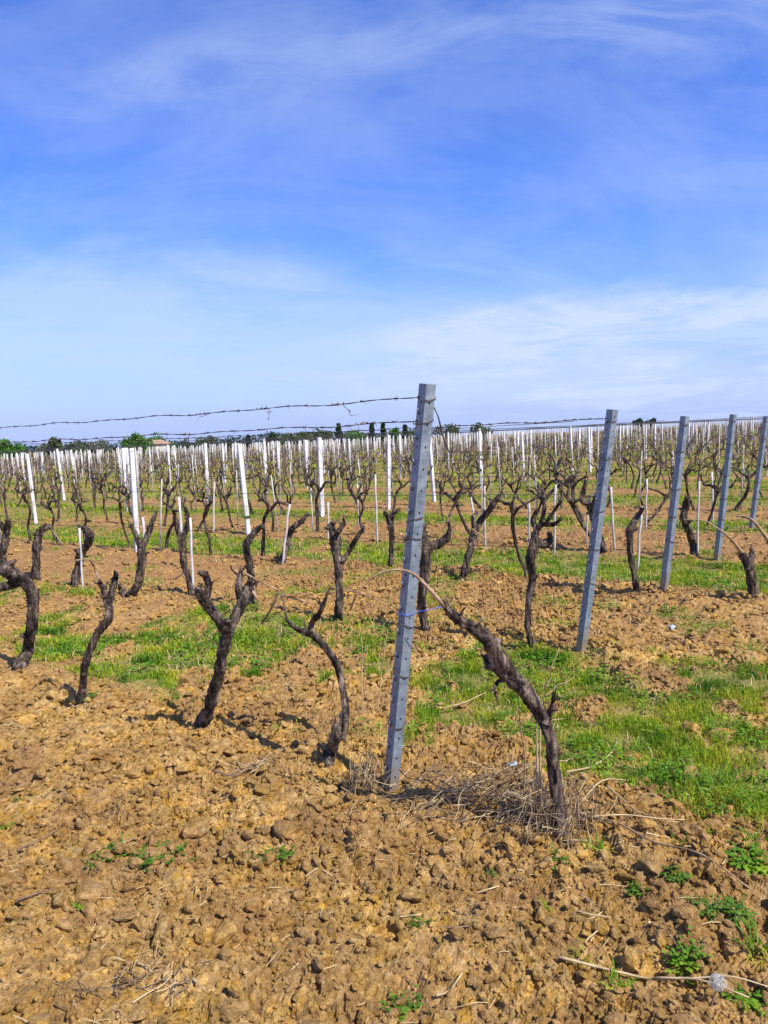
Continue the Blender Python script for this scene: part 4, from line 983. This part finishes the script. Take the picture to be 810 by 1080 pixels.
def lying(label, pts_px, r=.003, mat='straw', lift=.012):
    P = []
    for x, y in pts_px: g = ground(x, y); P.append((g[0], g[1], gz(*g) + lift + .01 * RNG.random()))
    P = np.array(P); o = P[0].copy(); mb = MB(); mb.tube(P - o, np.linspace(r * 1.4, r * .8, len(P)), 6, seg=4, lump=.1); return tag(mb.build('straw_stalk', M[mat], loc=tuple(o)), label, 'stalk', 'straw stalks lying on the soil')
lying('long pale straw stalk lying across the bottom right of the soil', [(588, 1021), (640, 1028), (690, 1034), (735, 1046), (790, 1066)], .0032, lift=.025)
lying('second straw stalk lying beside the long pale one near the dandelion', [(690, 1035), (730, 1043), (770, 1050), (812, 1056)], .0024, lift=.028)
lying('bent pale twig pointing right of the diagonal vine foot', [(598, 830), (625, 815), (645, 803), (651, 788)], .0034, lift=.03)
lying('pale twig below the bent one, right of the diagonal vine', [(610, 862), (635, 850), (663, 832)], .003, lift=.025)
lying('flat straw stalk crossing right from the diagonal vine foot', [(622, 878), (660, 876), (700, 877), (722, 876)], .0026, lift=.025)
lying('long brown stalk running down right from the diagonal vine foot', [(612, 866), (650, 885), (690, 904), (740, 930), (795, 955)], .003, 'cane', lift=.02)
lying('thin straw over the soil between twigs right of the diagonal vine', [(640, 852), (670, 868), (690, 875)], .002, lift=.025)
lying('short pale stick on the bottom clay below the straw heap', [(460, 1058), (474, 1051), (488, 1041)], .0032, lift=.016)
lying('thin brown twig on the clay below the large steel post', [(470, 1000), (492, 993), (520, 990)], .0022, 'shoot', .016)
lying('dark twig on the clay at the left below the green weeds', [(20, 972), (45, 962), (58, 955)], .003, 'shoot', .014)
lying('dark curved twig on the clay at the far left', [(18, 905), (38, 898), (62, 880)], .003, 'shoot', .014)
lying('pale straw in front of the large steel post foot', [(402, 846), (415, 836), (432, 822)], .0022, lift=.03)
lying('grey dead cane lying on the green left of the diagonal vine', [(470, 757), (490, 750), (512, 738)], .003, lift=.03)
lying('brown twig lying on the soil left of the slender forked vine', [(100, 712), (115, 706), (135, 702)], .003, 'shoot', .02)
lying('dark twig in the clay between the broken stump and the stout Y vine', [(225, 822), (245, 826), (262, 818)], .0035, 'shoot', .02)
def make_litter():
    n = 1500; x, y = rand_pts(n, 1.7, 6.0, power=1.4); d2 = fbm(x * 1.6, y * 1.6, 822, 3); k = RNG.random(n) < smooth(d2, .40, .62); x, y = x[k], y[k]; z = terrain(x, y); Vs = []; Fs = []; nb = 0
    for i in range(len(x)):
        th = RNG.random() * 6.28; L = .02 + .09 * RNG.random() ** 2; w = .0008 + .0014 * RNG.random(); d = np.array([math.cos(th), math.sin(th), RNG.normal(0, .18)]) * L / 2; s = np.array([-math.sin(th), math.cos(th), 0]) * w; c = np.array([x[i], y[i], z[i] + .006]); u = np.array([0, 0, w * 1.3]); e = RNG.normal(size=3) * L * .06
        Vs.append(np.array([c - d - s, c - d + s, c - d + u, c + e - s, c + e + s, c + e + u, c + d - s, c + d + s, c + d + u])); f = [(0, 1, 4, 3), (1, 2, 5, 4), (2, 0, 3, 5), (3, 4, 7, 6), (4, 5, 8, 7), (5, 3, 6, 8)]; Fs.append(np.array(f) + nb); nb += 9
    tag(link('straw_litter', fast_mesh('straw_litter', np.concatenate(Vs), [np.concatenate(Fs)], M['straw'])), 'short bits of straw scattered over the tilled clay', 'straw', kind='stuff')
make_litter()
def scrap(label, px, s):
    g = ground(*px); z = gz(*g); mb = MB(); V = []; rr = np.random.default_rng(int(px[0])); n = 6
    for j in range(4):
        for i in range(n): V.append(((i / (n - 1) - .5) * s * 2, (j / 3 - .5) * s * (1 - .5 * abs(i / (n - 1) - .5)), .025 + .012 * math.sin(i * 1.4 + j) + rr.normal() * .004))
    mb.add(V, [(j * n + i, j * n + i + 1, (j + 1) * n + i + 1, (j + 1) * n + i) for j in range(3) for i in range(n - 1)])
    o = mb.build('plastic_scrap', M['scrap'], loc=(g[0], g[1], z)); md = o.modifiers.new('thick', 'SOLIDIFY'); md.thickness = .002
    return tag(o, label, 'litter', 'pale plastic scraps')
scrap('pale bluish scrap of plastic beside the straw heap', (540, 812), .022); scrap('pale bluish scrap of plastic on the soil right of the second steel post', (708, 668), .028)

# ------------------------------------------------------------------ weeds in the clay, dandelion
def weed(label, px, size, n, mat='weed', upright=.5, blade=False, seed=0, sprawl=1.0):
    g = ground(*px); z = gz(*g); rr = np.random.default_rng(seed or int(px[0] * 3 + px[1])); mb = MB(); st = MB()
    for i in range(n):
        a = rr.random() * 6.28; L = size * 1.3 * (.45 + .65 * rr.random()); el = rr.uniform(.05, 1.2) * upright
        d = np.array([math.cos(a) * math.cos(el), math.sin(a) * math.cos(el), math.sin(el)]); s = np.array([-math.sin(a), math.cos(a), 0]); root = np.array([rr.normal() * size * .35 * sprawl, rr.normal() * size * .3 * sprawl, .0]); root[2] = float(terrain(np.array([g[0] + root[0]]), np.array([g[1] + root[1]]))[0]) - z
        if blade:
            w = .0022; mb.add([root - s * w, root + s * w, root + d * L * .6 + s * w, root + d * L * .6 - s * w, root + d * L - (0, 0, L * .15)], [(0, 1, 2, 3), (3, 2, 4)])
        else:
            st.tube([(0, 0, -.012), root + (0, 0, .002), root + d * L * .5], [.0016, .0013, .0009], 4)
            for q in range(3):                         # little lobed leaves along a stem
                c = root + d * L * (.35 + .28 * q); w = size * (.33 - .05 * q) * (.7 + .6 * rr.random()); tw = rr.normal(size=3) * .35; dd = d + tw; dd[2] *= .4; dd /= np.linalg.norm(dd); p = np.cross(dd, (0, 0, 1)) + rr.normal(size=3) * .15
                mb.add([c, c + dd * w * .4 + p * w * .45, c + dd * w + p * w * .28 - (0, 0, w * .08), c + dd * w * 1.25 - (0, 0, w * .2), c + dd * w - p * w * .28 - (0, 0, w * .08), c + dd * w * .4 - p * w * .45, c + dd * w * .55 + (0, 0, w * .12)], [(0, 1, 6), (1, 2, 6), (2, 3, 6), (3, 4, 6), (4, 5, 6), (5, 0, 6)])
    if blade: o = mb.build('grass_tuft', M[mat], loc=(g[0], g[1], z)); return tag(o, label, 'grass tuft', 'small grass tufts on the clay')
    r = empty('weed', (g[0], g[1], z)); mb.build('leaves', M[mat], r); st.build('stem', M[mat], r); return tag(r, label, 'weed', 'green weeds in the clay')
weed('leafy green weed in the left foreground clay, left of the larger one', (118, 905), .055, 34, seed=1, sprawl=1.3)
weed('spreading bright green weed in the left foreground clay, largest there', (168, 914), .06, 46, 'weed', .4, seed=2, sprawl=1.5)
weed('small bright weed alone below the two larger leafy weeds', (84, 962), .035, 22, 'weed_bright', .5, seed=3)
weed('sparse grey green weed in the clay below the straw wisp', (292, 912), .05, 22, 'weed', .8, seed=4)
weed('small weed low left of the leafy green weed', (95, 922), .03, 14, seed=5)
weed('tiny weed at the left edge of the clay', (8, 873), .035, 12, 'weed_bright', seed=6)
weed('dark small weed on the upper left clay', (20, 842), .03, 14, seed=7)
weed('round weed between stones below the straw heap', (444, 986), .032, 24, 'weed', .6, seed=8)
weed('bushy weed at the bottom edge below the round weed', (424, 1064), .045, 30, seed=9)
weed('grass tuft right of the diagonal vine foot', (630, 902), .06, 30, 'grass', .9, True, seed=10)
weed('leafy weed under the dead straw right of the diagonal vine', (586, 925), .04, 18, seed=11)
weed('upright green weed left of the dandelion', (724, 1020), 0.048, 44, 'weed_bright', .7, seed=12)
weed('grass tuft above the long straw stalk at the bottom', (650, 1045), .06, 30, 'grass', .9, True, seed=13)
weed('thin grass tuft on the clay left of the long straw stalk', (612, 1010), .05, 20, 'grass', .9, True, seed=14)
weed('broad weed at the right edge in the lower clay, brightest there', (792, 925), 0.060, 102, 'weed_bright', .6, seed=15)
weed('trailing weed left of the bright right edge weed', (715, 940), 0.040, 51, 'weed', .5, seed=16)
weed('trailing weed below the bright right edge weed', (775, 975), 0.048, 78, 'weed', .5, seed=17)
weed('weed near the right edge above the dandelion', (745, 975), 0.040, 51, 'weed', .5, seed=18)
weed('weed at the bottom right corner under the dandelion', (790, 1058), 0.044, 51, 'weed_bright', .6, seed=19)
weed('small weed between twigs right of the diagonal vine', (720, 899), .035, 16, seed=20)
weed('dense clover like weed below the thick grass at right', (708, 832), .05, 34, 'weed', .5, seed=21)
weed('long bladed dark grass tuft left of the thick grass at right', (668, 798), .12, 90, 'grass', 1.0, True, seed=22)
weed('long bladed grass tuft in front of the thick grass at right, widest', (765, 838), .14, 150, 'grass', 1.0, True, seed=23)
weed('narrow bladed tuft at the right edge just under the thick grass', (800, 862), .11, 90, 'grass', 1.0, True, seed=31)
weed('sparse bladed tuft at the right edge level with the straw twigs', (803, 900), .09, 60, 'grass', 1.0, True, seed=32)
weed('small sprig on the clay between the bright weed and the thick grass', (745, 885), .04, 20, 'weed_bright', .6, seed=33)
weed('low bladed tuft at the right edge above the bottom corner weed', (800, 1010), .07, 50, 'grass', 1.0, True, seed=34)
weed('fine sprigged weed on the bare clay under the long brown stalk', (672, 948), .04, 24, 'weed', .6, seed=35)
weed('tiny sprig on the clay midway between straw heap and round weed', (520, 930), .025, 14, 'weed', .6, seed=36)
weed('tiny grass tuft on the clay below the diagonal vine', (574, 965), .045, 18, 'grass', .9, True, seed=37)
weed('tiny weed at the foot of the slender forked vine', (97, 744), .045, 26, seed=24)
weed('short grass tuft right of the second steel post foot', (760, 672), .10, 46, 'grass', 1.0, True, seed=25)
weed('small grass tuft on the brown strip near the right edge', (790, 692), .10, 46, 'grass', 1.0, True, seed=26)
def dandelion():
    g = ground(748, 1068); z0 = gz(*g); top = at(757, 1036, g[1] - .01); o0 = np.array([g[0], g[1], z0]); r = empty('dandelion', tuple(o0)); t = top - o0
    mb = MB(); mb.tube([(0, 0, -.02), t * .5 + (.004, 0, 0), t], [.0028, .0025, .002], 6, seg=4); mb.build('stem', M['cane'], r)
    hb = MB(); rr = np.random.default_rng(2); R = .0225
    for i in range(210):
        d = rr.normal(size=3); d /= np.linalg.norm(d); p = np.cross(d, rr.normal(size=3)); p /= np.linalg.norm(p); q = np.cross(d, p); e = t + d * R * .8
        hb.tube([t + d * .003, e], [.00022, .00016], 3, cap=False)
        for w in range(6): a = w * 1.047; f = (p * math.cos(a) + q * math.sin(a)) * R * .30 + d * R * .2; s = np.cross(f, d); s = s / np.linalg.norm(s) * .00042; hb.add([e - s, e + s, e + f], [(0, 1, 2)])
    hb.build('seed_head', M['fluff'], r); cb = MB(); cb.tube([t - (0, 0, .004), t, t + (0, 0, .004)], [.002, .0045, .002], 7); cb.build('receptacle', M['straw_dark'], r)
    tag(r, 'dandelion seed head on a short brown stem in the bottom right corner', 'dandelion')
dandelion()

# ------------------------------------------------------------------ trees and the house beyond the crest
def tree(label, px, ytop, wpx, D, mat, shape='round', dens=1.0, seed=0, name='tree', mpx=None):
    p = at(px, ytop, D); x = p[0]; base = float(macro(x, D)); top = p[2]; Hh = top - base; Wd = 1.25 * wpx * D / F; rr = np.random.default_rng(seed + int(px)); root = empty(name, (x, D, base))
    tag(root, label, 'tree', 'trees beyond the vineyard'); tb = MB(); tr = max(.10, .02 * Hh)
    tb.tube([(0, 0, -.3), (.05, 0, Hh * .3), (.1 * rr.normal(), .1, Hh * .75)], [tr * 1.3, tr, tr * .35], 7, seg=3)
    for q in range(6):
        a = rr.random() * 6.28; z = Hh * rr.uniform(.25, .6); tb.tube([(0.05, 0, z), (math.cos(a) * Wd * .18, math.sin(a) * Wd * .18, z + Hh * .12), (math.cos(a) * Wd * .36, math.sin(a) * Wd * .36, z + Hh * .28)], [tr * .5, tr * .3, tr * .1], 5)
    tb.build('trunk', M['trunk'], root)
    ncl = int((26 if shape != 'cone' else 30) * max(1, Wd / 5)); C = []; 
    for i in range(ncl):
        if shape == 'cone':
            u = rr.random() ** .8; rad = Wd * .5 * (1 - u) * .95; a = rr.random() * 6.28; C.append((math.cos(a) * rad * rr.random() ** .5, math.sin(a) * rad * rr.random() ** .5, Hh * (.12 + .86 * u), .30 + .25 * Wd * .25 * (1 - u)))
        else:
            d = rr.normal(size=3); d /= np.linalg.norm(d); d *= rr.random() ** .4; C.append((d[0] * Wd * .40, d[1] * min(Wd, 8) * .40, Hh * (.52 + .38 * d[2]), (.45 + .5 * rr.random()) * min(1.3, .22 * Wd)))
    n = int(60 * dens); V = []; Fq = []; nb = 0
    for cx, cy, cz, cr in C:
        m = n; d = rr.normal(size=(m, 3)); d /= np.linalg.norm(d, axis=1)[:, None]; d *= rr.random((m, 1)) ** .33 * cr * 1.25; c = d + (cx, cy, cz)
        a = rr.normal(size=(m, 3)); a /= np.linalg.norm(a, axis=1)[:, None]; b = np.cross(a, rr.normal(size=(m, 3))); b /= np.linalg.norm(b, axis=1)[:, None]; s = .22 + .20 * rr.random((m, 1))
        V.append(np.stack([c - a * s, c + b * s * .6, c + a * s, c - b * s * .6], 1).reshape(-1, 3)); Fq.append((np.arange(m) * 4)[:, None] + np.array([[0, 1, 2, 3]]) + nb); nb += 4 * m
    link('crown', fast_mesh('crown', np.concatenate(V), [np.concatenate(Fq)], M[mat]), root)
TD = 175.0
for a in [('bright green rounded tree at the left edge of the skyline', 6, 463, 36, TD, 'crown_bright'),
          ('thin airy tree second from the left edge on the skyline', 46, 462, 12, TD, 'crown_pale', 'round', .45),
          ('taller dark olive tree beside the thin airy one on the skyline', 58, 459, 15, TD, 'crown_olive'),
          ('wide olive tree right of the taller dark olive tree', 78, 463, 26, TD, 'crown_olive'),
          ('pale misty tree left of the tiled roof', 104, 461, 20, TD, 'crown_pale', 'round', .7),
          ('big bright green tree just left of and behind the tiled roof, at its left end', 146, 456.5, 30, TD - 9, 'crown_bright'),
          ('big bright green tree rising right behind the tiled roof', 167, 457, 30, TD + 8, 'crown_bright'),
          ('low dark bush joining the roof to the hedge at its right', 192, 464, 18, TD, 'crown_dark'),
          ('rounded olive tree right of the tiled roof', 217, 461, 24, TD, 'crown_olive'),
          ('low dark bush right of the rounded olive tree', 243, 463, 18, TD, 'crown_dark'),
          ('small pointed conifer standing alone on the skyline', 262, 460, 6, TD, 'crown_dark', 'cone'),
          ('dark bush at the left end of the pale hedge', 286, 456, 14, TD, 'crown_dark'),
          ('pale green tree at the left of the long hedge', 303, 455, 26, TD, 'crown_olive'),
          ('pale green tree in the middle of the long hedge', 322, 454, 28, TD, 'crown_olive'),
          ('pale green tree at the right of the long hedge', 340, 453, 22, TD, 'crown_olive'),
          ('pointed dark conifer at the right end of the long hedge', 357, 447.5, 12, TD, 'crown_dark', 'cone'),
          ('low bush right of the pointed dark conifer', 374, 455, 22, TD, 'crown_bright'),
          ('left one of a pair of narrow dark conifers', 392, 447.5, 7, TD, 'crown_dark', 'cone'),
          ('right one of a pair of narrow dark conifers', 404, 447, 7, TD, 'crown_dark', 'cone'),
          ('dark bush left of the top of the large steel post', 417, 450, 12, TD, 'crown_bright'),
          ('small dark conifer close left of the large steel post', 427, 448.5, 8, TD, 'crown_dark', 'cone'),
          ('dark bush touching the left side of the large steel post', 440, 451, 16, TD, 'crown_bright'),
          ('low pale bush on the skyline right of the large steel post', 478, 449.5, 20, TD, 'crown_olive'),
          ('low olive bush on the skyline left of the second steel post', 505, 448.5, 22, TD, 'crown_olive'),
          ('low round bush on the skyline right of the second steel post', 673, 440, 13, TD, 'crown_dark'),
          ('second low round bush on the skyline right of the second steel post', 687, 440.5, 12, TD, 'crown_dark'),
          ]:
    tree(*a)
hx = -100 + 118 * RNG.random(16000); hy = 190 + 6 * RNG.random(16000)
ht = 0.6 + 3.0 * fbm(hx * .11, hx * 0, 4, 4) + .02 * (hx + 60)                 # uneven top of the hedge
hz_ = -3 + (ht + 3) * RNG.random(16000) ** .6; HV, HF = leaf_quads(hx, hy, hz_, np.full(16000, .5), 1.2)
tag(link('far_hedge', fast_mesh('far_hedge', HV, [HF], M['crown_dark'])), 'low dark band of far hedge along the left skyline', 'hedge', kind='stuff')
def house():
    D = TD - 4; x0 = at(145.5, 466, D)[0]; x1 = at(176, 466, D)[0]; zr = at(160, 463.6, D)[2]; ze = at(160, 467.6, D)[2]; zb = float(macro((x0 + x1) / 2, D)); cx = (x0 + x1) / 2; w = (x1 - x0) / 2; r = empty('house', (cx, D, zb))
    tag(r, 'low house with a pale terracotta tiled roof half hidden behind the skyline vines', 'house'); hw = ze - zb; hr = zr - zb; dp = 3.2
    mb = MB(); mb.box((0, 0, hw / 2), (2 * w - .5, 2 * dp - .5, hw)); mb.build('wall', M['plaster'], r, False)
    rb = MB(); rb.add([(-w, -dp, hw), (w, -dp, hw), (w, dp, hw), (-w, dp, hw), (-w + 1.6, 0, hr), (w - 1.6, 0, hr), (-w, -dp, hw - .18), (w, -dp, hw - .18), (w, dp, hw - .18), (-w, dp, hw - .18)], [(0, 1, 5, 4), (2, 3, 4, 5), (3, 0, 4), (1, 2, 5), (0, 6, 7, 1), (1, 7, 8, 2), (2, 8, 9, 3), (3, 9, 6, 0), (9, 8, 7, 6)]); rb.build('roof', M['roof'], r, False)
    for q in (-.5, 0, .5):
        wb = MB(); wb.box((q * w * 1.2, -dp + .24, hw * .55), (.9, .06, 1.1)); wb.build('window', M['trunk'], r, False)
house()
SC.cycles.max_bounces = 6; SC.cycles.use_denoising = True
